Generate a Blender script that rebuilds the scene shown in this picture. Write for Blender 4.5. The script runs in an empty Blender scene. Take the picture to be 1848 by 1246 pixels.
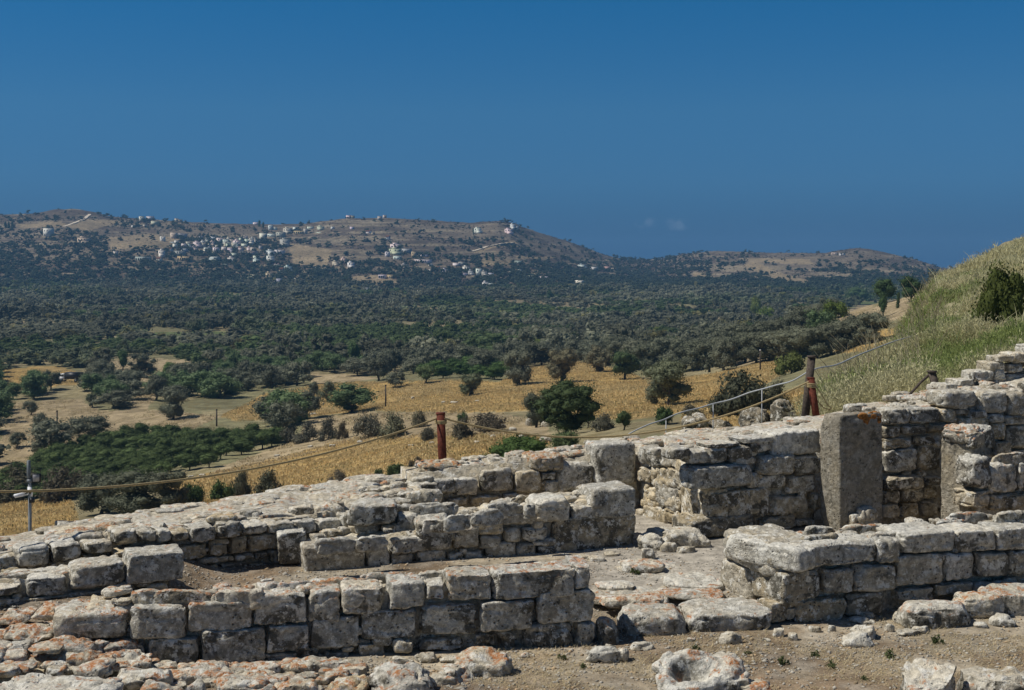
import bpy, math, random
import numpy as np
R = math.radians
random.seed(7); rng = np.random.default_rng(7)
scn = bpy.context.scene
COL = scn.collection
# ------------------------------------------------------------------ survey frame
F, CX, HZ, CZ = 2400.0, 924.0, 474.0, 4.0          # focal length, centre, eye level (in survey units), eye height
SUN = np.array((-0.60, -0.05, 0.80)); SUN /= np.linalg.norm(SUN)
def W(px, py, Y): return np.array(((px-CX)/F*Y, Y, CZ-(py-HZ)/F*Y))
def sstep(a, b, x):
    t = np.clip((x-a)/(b-a), 0, 1); return t*t*(3-2*t)
# ------------------------------------------------------------------ noise
def _h(ix, iy, iz, s):
    n = (ix*374761393 + iy*668265263 + iz*1440662683 + s*974634777) & 0xffffffff
    n = ((n ^ (n >> 13))*1274126177) & 0xffffffff
    n = ((n ^ (n >> 16))*2246822519) & 0xffffffff
    return ((n ^ (n >> 15)) & 0xffffff)/float(0xffffff)
def vnoise(x, y, z=0.0, s=0):
    x, y, z = np.broadcast_arrays(np.asarray(x, float), np.asarray(y, float), np.asarray(z, float))
    ix, iy, iz = (np.floor(a).astype(np.int64) for a in (x, y, z))
    fx, fy, fz = x-ix, y-iy, z-iz
    u, v, w = (f*f*(3-2*f) for f in (fx, fy, fz))
    r = 0
    for dx in (0, 1):
        for dy in (0, 1):
            for dz in (0, 1):
                r = r + _h(ix+dx, iy+dy, iz+dz, s)*(u if dx else 1-u)*(v if dy else 1-v)*(w if dz else 1-w)
    return r
def fbm(x, y, z=0.0, s=0, o=4):
    r, a, t = 0, .5, 0
    for k in range(o):
        r = r + a*vnoise(np.asarray(x)*2**k, np.asarray(y)*2**k, np.asarray(z)*2**k, s+k); t += a; a *= .5
    return r/t
# ------------------------------------------------------------------ mesh helpers
def mesh(name, V, Q=None, T=None, mat=None, smooth=False, attr=None, mats=None, mi=None):
    V = np.asarray(V, np.float32).reshape(-1, 3)
    Q = np.zeros((0, 4), np.int32) if Q is None or len(Q) == 0 else np.asarray(Q, np.int32).reshape(-1, 4)
    T = np.zeros((0, 3), np.int32) if T is None or len(T) == 0 else np.asarray(T, np.int32).reshape(-1, 3)
    me = bpy.data.meshes.new(name)
    me.vertices.add(len(V)); me.vertices.foreach_set('co', V.ravel())
    nl = Q.size+T.size
    me.loops.add(nl); me.loops.foreach_set('vertex_index', np.concatenate((Q.ravel(), T.ravel())).astype(np.int32))
    me.polygons.add(len(Q)+len(T))
    st = np.concatenate((np.arange(len(Q))*4, len(Q)*4+np.arange(len(T))*3)).astype(np.int32)
    me.polygons.foreach_set('loop_start', st)
    try: me.polygons.foreach_set('loop_total', np.concatenate((np.full(len(Q), 4), np.full(len(T), 3))).astype(np.int32))
    except Exception: pass
    if smooth: me.polygons.foreach_set('use_smooth', np.ones(len(Q)+len(T), bool))
    for m in (mats or ([mat] if mat else [])): me.materials.append(m)
    if mi is not None: me.polygons.foreach_set('material_index', np.asarray(mi, np.int32))
    me.update(calc_edges=True)
    if attr is not None:
        a = me.color_attributes.new('Col', 'FLOAT_COLOR', 'POINT')
        c = np.ones((len(V), 4), np.float32); c[:, :3] = attr; a.data.foreach_set('color', c.ravel())
    me.validate()
    return me
def link(name, data, loc=(0, 0, 0), parent=None, rz=0, color=None, scale=None):
    o = bpy.data.objects.new(name, data); COL.objects.link(o)
    o.location = [float(c) for c in loc]; o.rotation_euler = (0, 0, rz)
    if scale is not None: o.scale = scale
    if color is not None: o.color = color
    if parent: o.parent = parent
    return o
def thing(name, label, cat, loc, group=None, rz=0):
    o = link(name, None, loc, rz=rz); o['label'] = label; o['category'] = cat; o['kind'] = 'thing'
    if group: o['group'] = group
    return o
def tag(o, label, cat, group=None, kind=None):
    if label: o['label'] = label
    if cat: o['category'] = cat
    if group: o['group'] = group
    if kind: o['kind'] = kind
    return o
class MB:                                            # collects simple solids into one mesh
    def __init__(s): s.V, s.Q, s.T, s.n = [], [], [], 0
    def add(s, V, Q=(), T=()):
        V = np.asarray(V, float).reshape(-1, 3); s.V.append(V)
        if len(Q): s.Q.append(np.asarray(Q, int)+s.n)
        if len(T): s.T.append(np.asarray(T, int)+s.n)
        s.n += len(V)
    def box(s, c, h, rz=0.0, tilt=None, taper=1.0):
        c = np.asarray(c, float); h = np.asarray(h, float)
        P = np.array([(x, y, z) for z in (-1, 1) for y in (-1, 1) for x in (-1, 1)], float)
        P[P[:, 2] > 0, :2] *= taper
        P = P*h
        if tilt is not None:
            a, b = tilt
            P = P @ np.array(((1, 0, 0), (0, math.cos(a), math.sin(a)), (0, -math.sin(a), math.cos(a))))
            P = P @ np.array(((math.cos(b), 0, -math.sin(b)), (0, 1, 0), (math.sin(b), 0, math.cos(b))))
        ca, sa = math.cos(rz), math.sin(rz)
        P = P @ np.array(((ca, sa, 0), (-sa, ca, 0), (0, 0, 1)))
        s.add(P+c, [(0, 2, 3, 1), (4, 5, 7, 6), (0, 1, 5, 4), (2, 6, 7, 3), (0, 4, 6, 2), (1, 3, 7, 5)])
    def tube(s, pts, rad, k=8, cap=True):
        pts = np.asarray(pts, float); n = len(pts)
        rad = np.broadcast_to(np.asarray(rad, float), (n,))
        d = np.gradient(pts, axis=0); d /= np.linalg.norm(d, axis=1)[:, None]+1e-9
        up = np.array((.31, .17, .94)) if abs(d[0, 2]) < .9 else np.array((1., .2, .1))
        V = []
        for i in range(n):
            a = np.cross(d[i], up); a /= np.linalg.norm(a)+1e-9; b = np.cross(d[i], a)
            t = np.arange(k)*2*math.pi/k
            V.append(pts[i]+rad[i]*(np.cos(t)[:, None]*a+np.sin(t)[:, None]*b))
        Q = [(i*k+j, i*k+(j+1) % k, (i+1)*k+(j+1) % k, (i+1)*k+j) for i in range(n-1) for j in range(k)]
        V = np.concatenate(V); T = []
        if cap:
            V = np.concatenate((V, pts[:1], pts[-1:])); m = n*k
            T = [(m, (j+1) % k, j) for j in range(k)]+[(m+1, (n-1)*k+j, (n-1)*k+(j+1) % k) for j in range(k)]
        s.add(V, Q, T)
    def me(s, name, mat, smooth=False):
        return mesh(name, np.concatenate(s.V), np.concatenate(s.Q) if s.Q else None, np.concatenate(s.T) if s.T else None, mat, smooth)
# ------------------------------------------------------------------ materials
class NT:
    def __init__(s, name):
        s.m = bpy.data.materials.new(name); s.m.use_nodes = True
        s.t = s.m.node_tree; s.t.nodes.clear()
        s.out = s.t.nodes.new('ShaderNodeOutputMaterial')
    def n(s, ty, **kw):
        o = s.t.nodes.new('ShaderNode'+ty)
        for k, v in kw.items(): setattr(o, k, v)
        return o
    def put(s, sock, v):
        if hasattr(v, 'is_linked') or isinstance(v, bpy.types.NodeSocket): s.t.links.new(v, sock)
        else:
            if isinstance(v, (tuple, list)) and len(v) == 3 and sock.type == 'RGBA': v = (*v, 1)
            sock.default_value = v
    def math(s, op, a, b=0.0, clamp=False):
        o = s.n('Math', operation=op, use_clamp=clamp); s.put(o.inputs[0], a); s.put(o.inputs[1], b); return o.outputs[0]
    def vadd(s, a, b):
        o = s.n('VectorMath', operation='ADD'); s.put(o.inputs[0], a); s.put(o.inputs[1], b); return o.outputs[0]
    def noise(s, vec, scale, det=4, rough=.55, dist=0.0):
        o = s.n('TexNoise'); s.put(o.inputs['Vector'], vec); o.inputs['Scale'].default_value = scale
        o.inputs['Detail'].default_value = det; o.inputs['Roughness'].default_value = rough; o.inputs['Distortion'].default_value = dist
        return o.outputs['Fac']
    def voro(s, vec, scale, feat='F1'):
        o = s.n('TexVoronoi', feature=feat); s.put(o.inputs['Vector'], vec); o.inputs['Scale'].default_value = scale
        return o.outputs['Distance']
    def ramp(s, v, a, b, ya=0.0, yb=1.0):
        o = s.n('MapRange', interpolation_type='SMOOTHSTEP'); s.put(o.inputs[0], v)
        for i, q in enumerate((a, b, ya, yb)): s.put(o.inputs[i+1], q)
        return o.outputs[0]
    def mix(s, f, a, b, mode='MIX'):
        o = s.n('Mix', data_type='RGBA', blend_type=mode); s.put(o.inputs[0], f); s.put(o.inputs[6], a); s.put(o.inputs[7], b)
        return o.outputs[2]
    def bump(s, h, strength=.5, dist=.02):
        o = s.n('Bump'); s.put(o.inputs['Height'], h); o.inputs['Strength'].default_value = strength; o.inputs['Distance'].default_value = dist
        return o.outputs[0]
    def bsdf(s, col, rough=.9, normal=None, spec=.2, metal=0.0, trans=None):
        p = s.n('BsdfPrincipled'); s.put(p.inputs['Base Color'], col); s.put(p.inputs['Roughness'], rough)
        p.inputs['Specular IOR Level'].default_value = spec; p.inputs['Metallic'].default_value = metal
        if normal is not None: s.put(p.inputs['Normal'], normal)
        o = p.outputs[0]
        if trans:
            d = s.n('BsdfTranslucent'); s.put(d.inputs[0], col); mx = s.n('MixShader'); mx.inputs[0].default_value = trans
            s.t.links.new(o, mx.inputs[1]); s.t.links.new(d.outputs[0], mx.inputs[2]); o = mx.outputs[0]
        s.t.links.new(o, s.out.inputs[0]); return s.m
def limestone(name, use_obj=True, fleck=1.0):
    t = NT(name); tc = t.n('TexCoord'); oi = t.n('ObjectInfo')
    if use_obj:
        off = t.n('CombineXYZ'); r = t.math('MULTIPLY', oi.outputs['Random'], 57.0)
        for i in range(3): t.put(off.inputs[i], t.math('MULTIPLY', r, 1+.37*i))
        P = t.vadd(tc.outputs['Object'], off.outputs[0])
    else: P = tc.outputs['Object']
    sep = t.n('SeparateColor'); t.t.links.new(oi.outputs['Color'], sep.inputs[0])
    warm, lich, dark = sep.outputs
    n1 = t.noise(P, 2.6, 5); n2 = t.noise(P, 17, 6, .65); n3 = t.noise(P, 3.4, 7, .62, .4); n4 = t.noise(P, 5.5, 8, .66, .6); n5 = t.noise(P, 60, 3, .6)
    wf = t.math('ADD', warm, t.math('MULTIPLY', t.math('SUBTRACT', n1, .5), 1.5), True)
    base = t.mix(wf, (.655, .63, .545), (.60, .49, .31))
    rnd = t.math('ADD', t.math('MULTIPLY', oi.outputs['Random'], .34), .80)
    base = t.mix(1.0, base, t.n('CombineColor').outputs[0], 'MIX') if False else base
    v = t.math('MULTIPLY', t.math('MULTIPLY', t.ramp(n2, .28, .72, .60, 1.28), oi.outputs['Alpha']), rnd)
    cc = t.n('CombineColor'); [t.put(cc.inputs[i], v) for i in range(3)]
    base = t.mix(1.0, base, cc.outputs[0], 'MULTIPLY')
    geo = t.n('NewGeometry'); sx = t.n('SeparateXYZ'); t.t.links.new(geo.outputs['Normal'], sx.inputs[0]); up = sx.outputs[2]
    # dark biofilm patches with crisp ragged edges
    dm = t.ramp(t.math('ADD', n3, t.math('MULTIPLY', t.math('SUBTRACT', dark, .5), .34)), .525, .60)
    side = t.ramp(up, .25, .68, 1.0, .06)  # upright-face mask: colours carry shaded sides against sunlit tops, besides the biofilm
    dm = t.math('MULTIPLY', t.math('MULTIPLY', dm, side), t.ramp(n2, .33, .52, .35, .95))
    # shade of the upright faces put into the colour as mottled grey
    face_shade = t.math('MULTIPLY', t.math('MULTIPLY', side, t.ramp(t.noise(P, 11, 7, .72), .38, .60)), .55)
    base = t.mix(face_shade, base, (.17, .155, .115))
    base = t.mix(dm, base, (.095, .088, .068))
    # pale crust flecks
    wm = t.math('MULTIPLY', t.ramp(t.noise(P, 8, 7, .72), .53, .60), .85)
    wm = t.math('MAXIMUM', wm, t.math('MULTIPLY', t.ramp(t.noise(P, 21, 5, .7), .58, .66), .8))
    base = t.mix(t.math('MULTIPLY', wm, fleck), base, (.74, .72, .64))
    # orange lichen, growing on the upper faces
    lm = t.ramp(t.math('ADD', n4, t.math('MULTIPLY', t.math('SUBTRACT', lich, .5), .24)), .57, .65)
    lm = t.math('MULTIPLY', lm, t.ramp(up, .15, .65)); lm = t.math('MULTIPLY', lm, t.ramp(t.noise(P, 24, 5, .7), .40, .56, .12, .95))
    base = t.mix(lm, base, t.mix(n2, (.36, .11, .03), (.50, .25, .10)))
    # pits
    pit = t.ramp(t.voro(P, 19), .06, .27); pm = t.ramp(t.noise(P, 6, 4), .42, .56)
    pitd = t.math('MULTIPLY', t.math('MULTIPLY', t.math('SUBTRACT', 1.0, pit), pm), t.math('ADD', .4, t.math('MULTIPLY', side, .6)))
    base = t.mix(t.math('MULTIPLY', pitd, .85), base, (.055, .05, .04))
    h = t.math('ADD', t.math('MULTIPLY', n2, .8), t.math('MULTIPLY', n5, .3)); h = t.math('SUBTRACT', h, t.math('MULTIPLY', pitd, .9))
    h = t.math('ADD', h, t.math('MULTIPLY', n4, 1.2))
    return t.bsdf(base, .92, t.bump(h, .9, .04), .12)
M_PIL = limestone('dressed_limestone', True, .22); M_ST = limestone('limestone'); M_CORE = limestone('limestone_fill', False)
def earthmat():
    t = NT('earth'); tc = t.n('TexCoord'); P = tc.outputs['Object']
    a = t.n('Attribute'); a.attribute_name = 'Col'
    n1 = t.noise(P, .35, 8, .62); n2 = t.noise(P, 6, 8, .7); n3 = t.noise(P, .035, 6, .6)
    ge = t.n('NewGeometry'); pos = ge.outputs['Position']; ds = t.n('VectorMath', operation='LENGTH'); t.put(ds.inputs[0], pos)
    near = t.ramp(ds.outputs['Value'], 20, 60, 1.0, 0.0)
    v = t.math('ADD', t.ramp(n1, .28, .72, .66, 1.3), 0.0)
    v = t.math('MULTIPLY', v, t.ramp(n3, .3, .7, .82, 1.16))
    v = t.math('MULTIPLY', v, t.ramp(n2, .25, .75, .55, 1.4))
    cc = t.n('CombineColor'); [t.put(cc.inputs[i], v) for i in range(3)]
    base = t.mix(1.0, a.outputs['Color'], cc.outputs[0], 'MULTIPLY')
    # fine pale chips near, coarse tussock pattern farther off
    ch = t.math('MULTIPLY', t.ramp(t.voro(P, 30), .30, .12), t.ramp(t.noise(P, 4, 5, .7), .42, .56)); ch = t.math('MULTIPLY', ch, near)
    base = t.mix(t.math('MULTIPLY', ch, .9), base, (.46, .42, .34))
    sc = t.n('VectorMath', operation='MULTIPLY'); t.put(sc.inputs[0], P); sc.inputs[1].default_value = (1, .5, 1)
    tus = t.math('MULTIPLY', t.ramp(t.noise(sc.outputs[0], .75, 7, .74), .50, .62), t.ramp(ds.outputs['Value'], 45, 90))
    base = t.mix(t.math('MULTIPLY', tus, .62), base, (.16, .125, .05))
    fs = t.math('MULTIPLY', t.ramp(t.noise(P, .32, 5, .7), .53, .60), t.ramp(ds.outputs['Value'], 900, 1200))
    base = t.mix(t.math('MULTIPLY', fs, .6), base, (.055, .048, .036))
    h = t.math('ADD', n2, t.math('MULTIPLY', n1, .8))
    return t.bsdf(base, .95, t.bump(h, .7, .06), .1)
M_EARTH = earthmat()
def leafmat(name, a, b, attr=False, trans=.22):
    t = NT(name); oi = t.n('ObjectInfo'); tc = t.n('TexCoord')
    n = t.noise(tc.outputs['Object'], 3.0 if not attr else .12, 3)
    f = t.math('ADD', t.math('MULTIPLY', n, .8), t.math('MULTIPLY', oi.outputs['Random'], .6)); f = t.math('SUBTRACT', f, .2, True)
    col = t.mix(f, a, b)
    if attr:
        at = t.n('Attribute'); at.attribute_name = 'Col'; col = at.outputs['Color']
    else:
        col = t.mix(1.0, col, oi.outputs['Color'], 'MULTIPLY')
    return t.bsdf(col, .75, None, .12, trans=trans)
M_OLV = leafmat('olive_leaves', (.125, .135, .088), (.205, .21, .145))
M_GRN = leafmat('dense_green_leaves', (.062, .092, .036), (.105, .145, .060))
M_SHR = leafmat('grey_scrub_leaves', (.115, .112, .078), (.20, .188, .135))
M_WOOD = leafmat('wood_mass', (0, 0, 0), (0, 0, 0), True, .42)
M_STRAW = leafmat('straw', (0, 0, 0), (0, 0, 0), True, .3)
def plain(name, col, rough=.7, nz=.25, scale=14, spec=.25, metal=0.0, bump=.25, obj=False):
    t = NT(name); tc = t.n('TexCoord'); n = t.noise(tc.outputs['Object'], scale, 6, .65); oi = t.n('ObjectInfo')
    v = t.ramp(n, .25, .75, 1-nz, 1+nz); cc = t.n('CombineColor'); [t.put(cc.inputs[i], v) for i in range(3)]
    c = t.mix(1.0, col, cc.outputs[0], 'MULTIPLY')
    if obj: c = t.mix(1.0, c, oi.outputs['Color'], 'MULTIPLY')
    return t.bsdf(c, rough, t.bump(n, bump, .01), spec, metal)
M_BARK = plain('bark', (.10, .085, .065), .95, .4, 8)
M_RUST = plain('rusty_paint', (.125, .034, .02), .8, .45, 18, .2)
M_OLDWOOD = plain('weathered_timber', (.085, .068, .055), .9, .45, 25)
M_ROPE = plain('rope', (.36, .28, .145), .9, .3, 60)
M_PIPE = plain('galvanised_pipe', (.42, .44, .45), .55, .2, 30, .4)
M_STEEL = plain('painted_steel', (.16, .18, .19), .5, .15, 30, .4)
M_WHITE = plain('white_plastic', (.72, .73, .73), .5, .06, 20, .4)
M_DARK = plain('dark_plastic', (.02, .022, .025), .45, .1, 20, .4)
M_CRUST = plain('lichen_crust', (.30, .135, .04), .95, .75, 22, .1, bump=1.0)
M_PLAST = plain('house_plaster', (1, 1, 1), .9, .14, .35, .1, obj=True)
M_GLASS = plain('window_dark', (.025, .03, .035), .3, .1, 2, .5)
M_TILE = plain('clay_tiles', (.30, .14, .08), .9, .3, 1.5, .1)
M_TRACK = plain('pale_track', (.48, .42, .33), .95, .2, .4, .1)
# ------------------------------------------------------------------ terrain
EDGE = np.array([(-900, 15, -.6), (-200, 16, -.8), (0, 16.3, -.9), (520, 19.4, -.8), (780, 20.6, -.5), (1130, 22.2, 0.2), (1330, 21.9, .6), (1490, 22.0, 1.0),
                 (1600, 22.6, 1.38), (1700, 23.0, 1.72), (1850, 23.6, 2.15), (2400, 25, 3.0), (3500, 28, 3.5)])
COLS = {
 -600: [(35, 1250), (60, 1140), (100, 1010), (150, 925), (200, 842), (300, 715), (400, 650), (550, 600), (800, 562), (1200, 520)],
 0: [(35, 1150), (60, 1075), (100, 985), (150, 915), (200, 838), (300, 710), (400, 650), (550, 600), (800, 562), (1200, 520)],
 450: [(35, 1050), (60, 980), (100, 915), (150, 862), (200, 800), (300, 706), (400, 650), (550, 600), (800, 562), (1200, 522)],
 900: [(35, 950), (60, 905), (100, 826), (130, 783), (200, 724), (300, 678), (400, 637), (550, 600), (800, 563), (1200, 526)],
 1200: [(28, 880), (35, 880), (60, 825), (100, 766), (150, 735), (200, 700), (300, 666), (400, 632), (550, 600), (800, 563), (1200, 526)],
 1400: [(26, 772), (30, 768), (36, 778), (60, 790), (100, 738), (150, 706), (200, 672), (280, 622), (340, 620), (420, 622), (550, 600), (800, 563), (1200, 526)],
 1500: [(26, 738), (30, 726), (34, 716), (42, 720), (60, 738), (100, 705), (150, 680), (200, 648), (240, 608), (280, 568), (340, 590), (450, 615), (550, 600), (800, 563), (1200, 526)],
 1600: [(30, 682), (36, 654), (46, 652), (60, 672), (100, 682), (200, 615), (280, 540), (340, 580), (450, 605), (550, 600), (800, 563), (1200, 526)],
 1650: [(30, 660), (36, 612), (45, 572), (60, 574), (100, 620), (200, 592), (280, 525), (340, 560), (450, 600), (550, 600), (800, 563), (1200, 526)],
 1700: [(30, 634), (36, 572), (45, 518), (60, 505), (80, 512), (150, 525), (280, 517), (400, 550), (550, 600), (800, 563), (1200, 526)],
 1848: [(30, 590), (40, 520), (60, 445), (80, 434), (150, 440), (280, 470), (400, 520), (550, 580), (800, 563), (1200, 526)],
 2500: [(30, 560), (60, 400), (80, 390), (150, 400), (280, 440), (400, 500), (550, 580), (800, 560), (1200, 524)]}
RIDGE = np.array([(-900, 400), (-300, 395), (0, 388), (60, 385), (100, 378), (130, 377), (150, 379), (200, 390), (300, 398), (400, 403), (500, 405), (545, 404), (630, 394), (700, 394), (760, 397),
                  (850, 402), (890, 399), (920, 400), (960, 415), (1030, 437), (1090, 460), (1130, 468), (1190, 468), (1230, 459), (1290, 453), (1400, 456), (1490, 457), (1520, 451), (1545, 448), (1570, 450), (1650, 468), (1700, 484), (1800, 492), (2500, 470), (3500, 440)])
RDIST = np.array([(-900, 1750), (900, 1750), (1130, 2150), (1250, 2050), (1450, 1800), (3500, 1800)])
LG = np.linspace(math.log(14), math.log(1400), 900)
ckeys = sorted(COLS); ctab = []
for k in ckeys:
    pts = COLS[k]; ye, ze = np.interp(k, EDGE[:, 0], EDGE[:, 1]), np.interp(k, EDGE[:, 0], EDGE[:, 2])
    pts = [(p, CZ-(y-HZ)/F*p) for p, y in pts if p > ye+2]
    xs = [math.log(14), math.log(ye)]+[math.log(p) for p, _ in pts]+[math.log(1400)]
    zs = [ze, ze]+[z for _, z in pts]+[pts[-1][1]]
    c = np.interp(LG, xs, zs); ker = np.hanning(31); ker /= ker.sum()
    ctab.append(np.convolve(np.pad(c, 15, mode='edge'), ker, 'valid'))
ctab = np.array(ctab); ckeys = np.array(ckeys, float)
def table(px, Y):
    g = (np.log(np.clip(Y, 14.01, 1399))-LG[0])/(LG[1]-LG[0]); i = np.clip(g.astype(int), 0, 898); f = g-i
    j = np.clip(np.searchsorted(ckeys, px)-1, 0, len(ckeys)-2); w = np.clip((px-ckeys[j])/(ckeys[j+1]-ckeys[j]), 0, 1)
    w = w*w*(3-2*w)*.5+w*.5
    a = ctab[j, i]*(1-f)+ctab[j, i+1]*f; b = ctab[j+1, i]*(1-f)+ctab[j+1, i+1]*f
    return a*(1-w)+b*w
def court(px, Y):
    z = .16*sstep(15.0, 15.9, Y)+.36*sstep(430, 250, px)*sstep(13.7, 14.3, Y)+.22*sstep(240, 20, px)*sstep(12.0, 12.9, Y)*sstep(14.3, 13.4, Y)
    z = z-.22*sstep(1480, 1560, px)*sstep(16.8, 17.6, Y)
    x = (px-CX)/F*Y
    return z+.05*(fbm(x*1.2, Y*1.2, 0, 5, 3)-.5)
def hillz(px, Y):
    yr = np.interp(px, RIDGE[:, 0], RIDGE[:, 1]); Yr = np.interp(px, RDIST[:, 0], RDIST[:, 1])
    yb = CZ-table(px, np.full_like(Y, 1200.)); yb = HZ+yb*F/1200.
    t = (Y-1200)/(Yr-1200); s = np.clip(t, 0, 1)
    x = (px-CX)/F*Y
    bump = (fbm(x/170, Y/170, 0, 11, 4)-.5)*46+(fbm(x/60, Y/60, 0, 12, 3)-.5)*16
    knoll = 13*np.exp(-((px-255)/75)**2)*sstep(.22, .45, t)*sstep(.75, .5, t)
    y = yb+(yr-yb)*(s**.92)-bump*np.sin(np.pi*s)**.8*.55-knoll
    z = CZ-(y-HZ)/F*Y
    zr = CZ-(yr-HZ)/F*Yr
    back = zr-(Y-Yr)*.10-2
    terr = 1.6*(np.abs(((z/9.0) % 1)-.5)*2-.5)                                      # old terraces
    return np.where(t > 1, np.maximum(back, -70), z+terr*np.sin(np.pi*s)+1.5*(fbm(x/14, Y/14, 0, 15, 2)-.5)*sstep(0, .1, s))
def ground(px, Y):
    px, Y = np.broadcast_arrays(np.asarray(px, float), np.asarray(Y, float)); px = px.copy(); Y = Y.copy()
    x = (px-CX)/F*Y
    z = table(px, Y)+(fbm(x/9, Y/9, 0, 3, 4)-.5)*1.0*sstep(30, 120, Y)+(fbm(x/60, Y/60, 0, 4, 3)-.5)*3.0*sstep(100, 300, Y)+(fbm(x/1.5, Y/1.5, 0, 6, 3)-.5)*.18
    z = z+((fbm(x/1.7, Y/2.2, 0, 7, 3)-.5)*1.0+(fbm(x/.6, Y/.8, 0, 8, 2)-.5)*.3)*sstep(1470, 1530, px)*sstep(24.5, 28, Y)*sstep(110, 70, Y)
    z = np.where(Y > 1200, hillz(px, np.maximum(Y, 1200.)), z)
    ye = np.interp(px, EDGE[:, 0], EDGE[:, 1])-.3
    return np.where(Y < ye, court(px, Y), z)
def gz(x, Y): return float(ground(CX+F*x/Y, Y))
_S = np.exp(np.linspace(math.log(17), math.log(2300), 2600))
def ground_at(px, py, ymin=24., ymax=2300.):
    """first visible point of the terrain on a sight line beyond ymin"""
    Y = _S[(_S > ymin) & (_S < ymax)]; z = ground(np.full_like(Y, px), Y); y = HZ+(CZ-z)*F/Y
    k = np.argmax(y <= py)
    if y[k] > py: k = len(Y)-1
    return np.array(((px-CX)/F*Y[k], Y[k], z[k]))
def inpoly(px, py, poly):
    c = np.zeros(px.shape, bool); n = len(poly)
    for i in range(n):
        x1, y1 = poly[i]; x2, y2 = poly[(i+1) % n]
        if y1 == y2: continue
        c ^= ((y1 > py) != (y2 > py)) & (px < (x2-x1)*(py-y1)/(y2-y1)+x1)
    return c
GOLD = [[(300, 875), (470, 835), (640, 792), (790, 782), (930, 782), (1000, 800), (900, 850), (760, 900), (520, 930), (300, 960)],
        [(395, 752), (480, 712), (560, 695), (640, 690), (700, 690), (800, 684), (900, 690), (960, 662), (1060, 655), (1120, 668), (1180, 690), (1300, 672), (1400, 648), (1440, 665), (1330, 715), (1230, 745), (1130, 758), (950, 742), (800, 745), (650, 742), (560, 752), (430, 762)],
        [(0, 905), (130, 905), (150, 960), (0, 1010)], [(1560, 600), (1640, 590), (1630, 625), (1500, 640)],
        [(0, 665), (110, 662), (170, 690), (60, 700), (0, 712)], [(1230, 738), (1330, 720), (1460, 700), (1480, 760), (1240, 800)]]
PALE = [[(0, 765), (110, 745), (260, 740), (400, 752), (330, 782), (180, 790), (60, 830), (0, 850)], [(0, 725), (150, 722), (190, 750), (60, 765), (0, 770)],
        [(240, 640), (330, 650), (380, 672), (300, 700), (250, 760), (235, 740), (242, 690), (180, 660)], [(560, 755), (640, 745), (900, 745), (980, 760), (1000, 790), (930, 786), (780, 790), (640, 798), (520, 830), (360, 868), (420, 835), (520, 800)],
        [(300, 655), (400, 668), (390, 684), (280, 680)], [(820, 645), (910, 640), (900, 652), (820, 660)], [(1040, 600), (1140, 596), (1150, 612), (1050, 618)], [(1320, 640), (1400, 650), (1330, 662)],
        [(560, 672), (690, 684), (560, 700)], [(1590, 545), (1680, 530), (1640, 575), (1560, 578)], [(1340, 590), (1420, 575), (1470, 570), (1440, 596), (1350, 600)], [(1500, 570), (1570, 545), (1590, 575), (1500, 600)]]
SCAR = [[(537, 507), (557, 507), (550, 518), (544, 518)], [(524, 523), (532, 514), (534, 500), (537, 500), (537, 520)], [(850, 452), (930, 434), (938, 446), (900, 445), (858, 457)], [(930, 462), (1005, 464), (985, 470), (930, 466)],
        [(865, 468), (920, 468), (920, 478), (870, 480)], [(190, 430), (270, 422), (330, 432), (320, 447), (200, 450)], [(1360, 470), (1400, 490), (1475, 512), (1440, 516), (1390, 500), (1340, 478)], [(1330, 466), (1460, 468), (1470, 478), (1360, 474)],
        [(630, 500), (700, 495), (720, 512), (640, 515)], [(1250, 492), (1275, 492), (1272, 504), (1252, 502)], [(150, 396), (200, 398), (220, 400), (160, 416), (110, 410)], [(30, 405), (110, 400), (130, 410), (40, 412)], [(520, 440), (600, 450), (590, 480), (530, 478)]]
def plots(x, y):
    """the plain is divided into plots: kind, tint and growth of each"""
    wx, wy = (fbm(x/40, y/40, 0, 71, 2)-.5)*22, (fbm(x/40, y/40, 0, 72, 2)-.5)*22
    a = np.floor((x+.42*y+wx)/62).astype(np.int64); b = np.floor((y-.25*x+wy)/64).astype(np.int64)
    return _h(a, b, a*0, 81), .75+.5*_h(a, b, a*0, 82), .72+.5*_h(a, b, a*0, 83)
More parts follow.
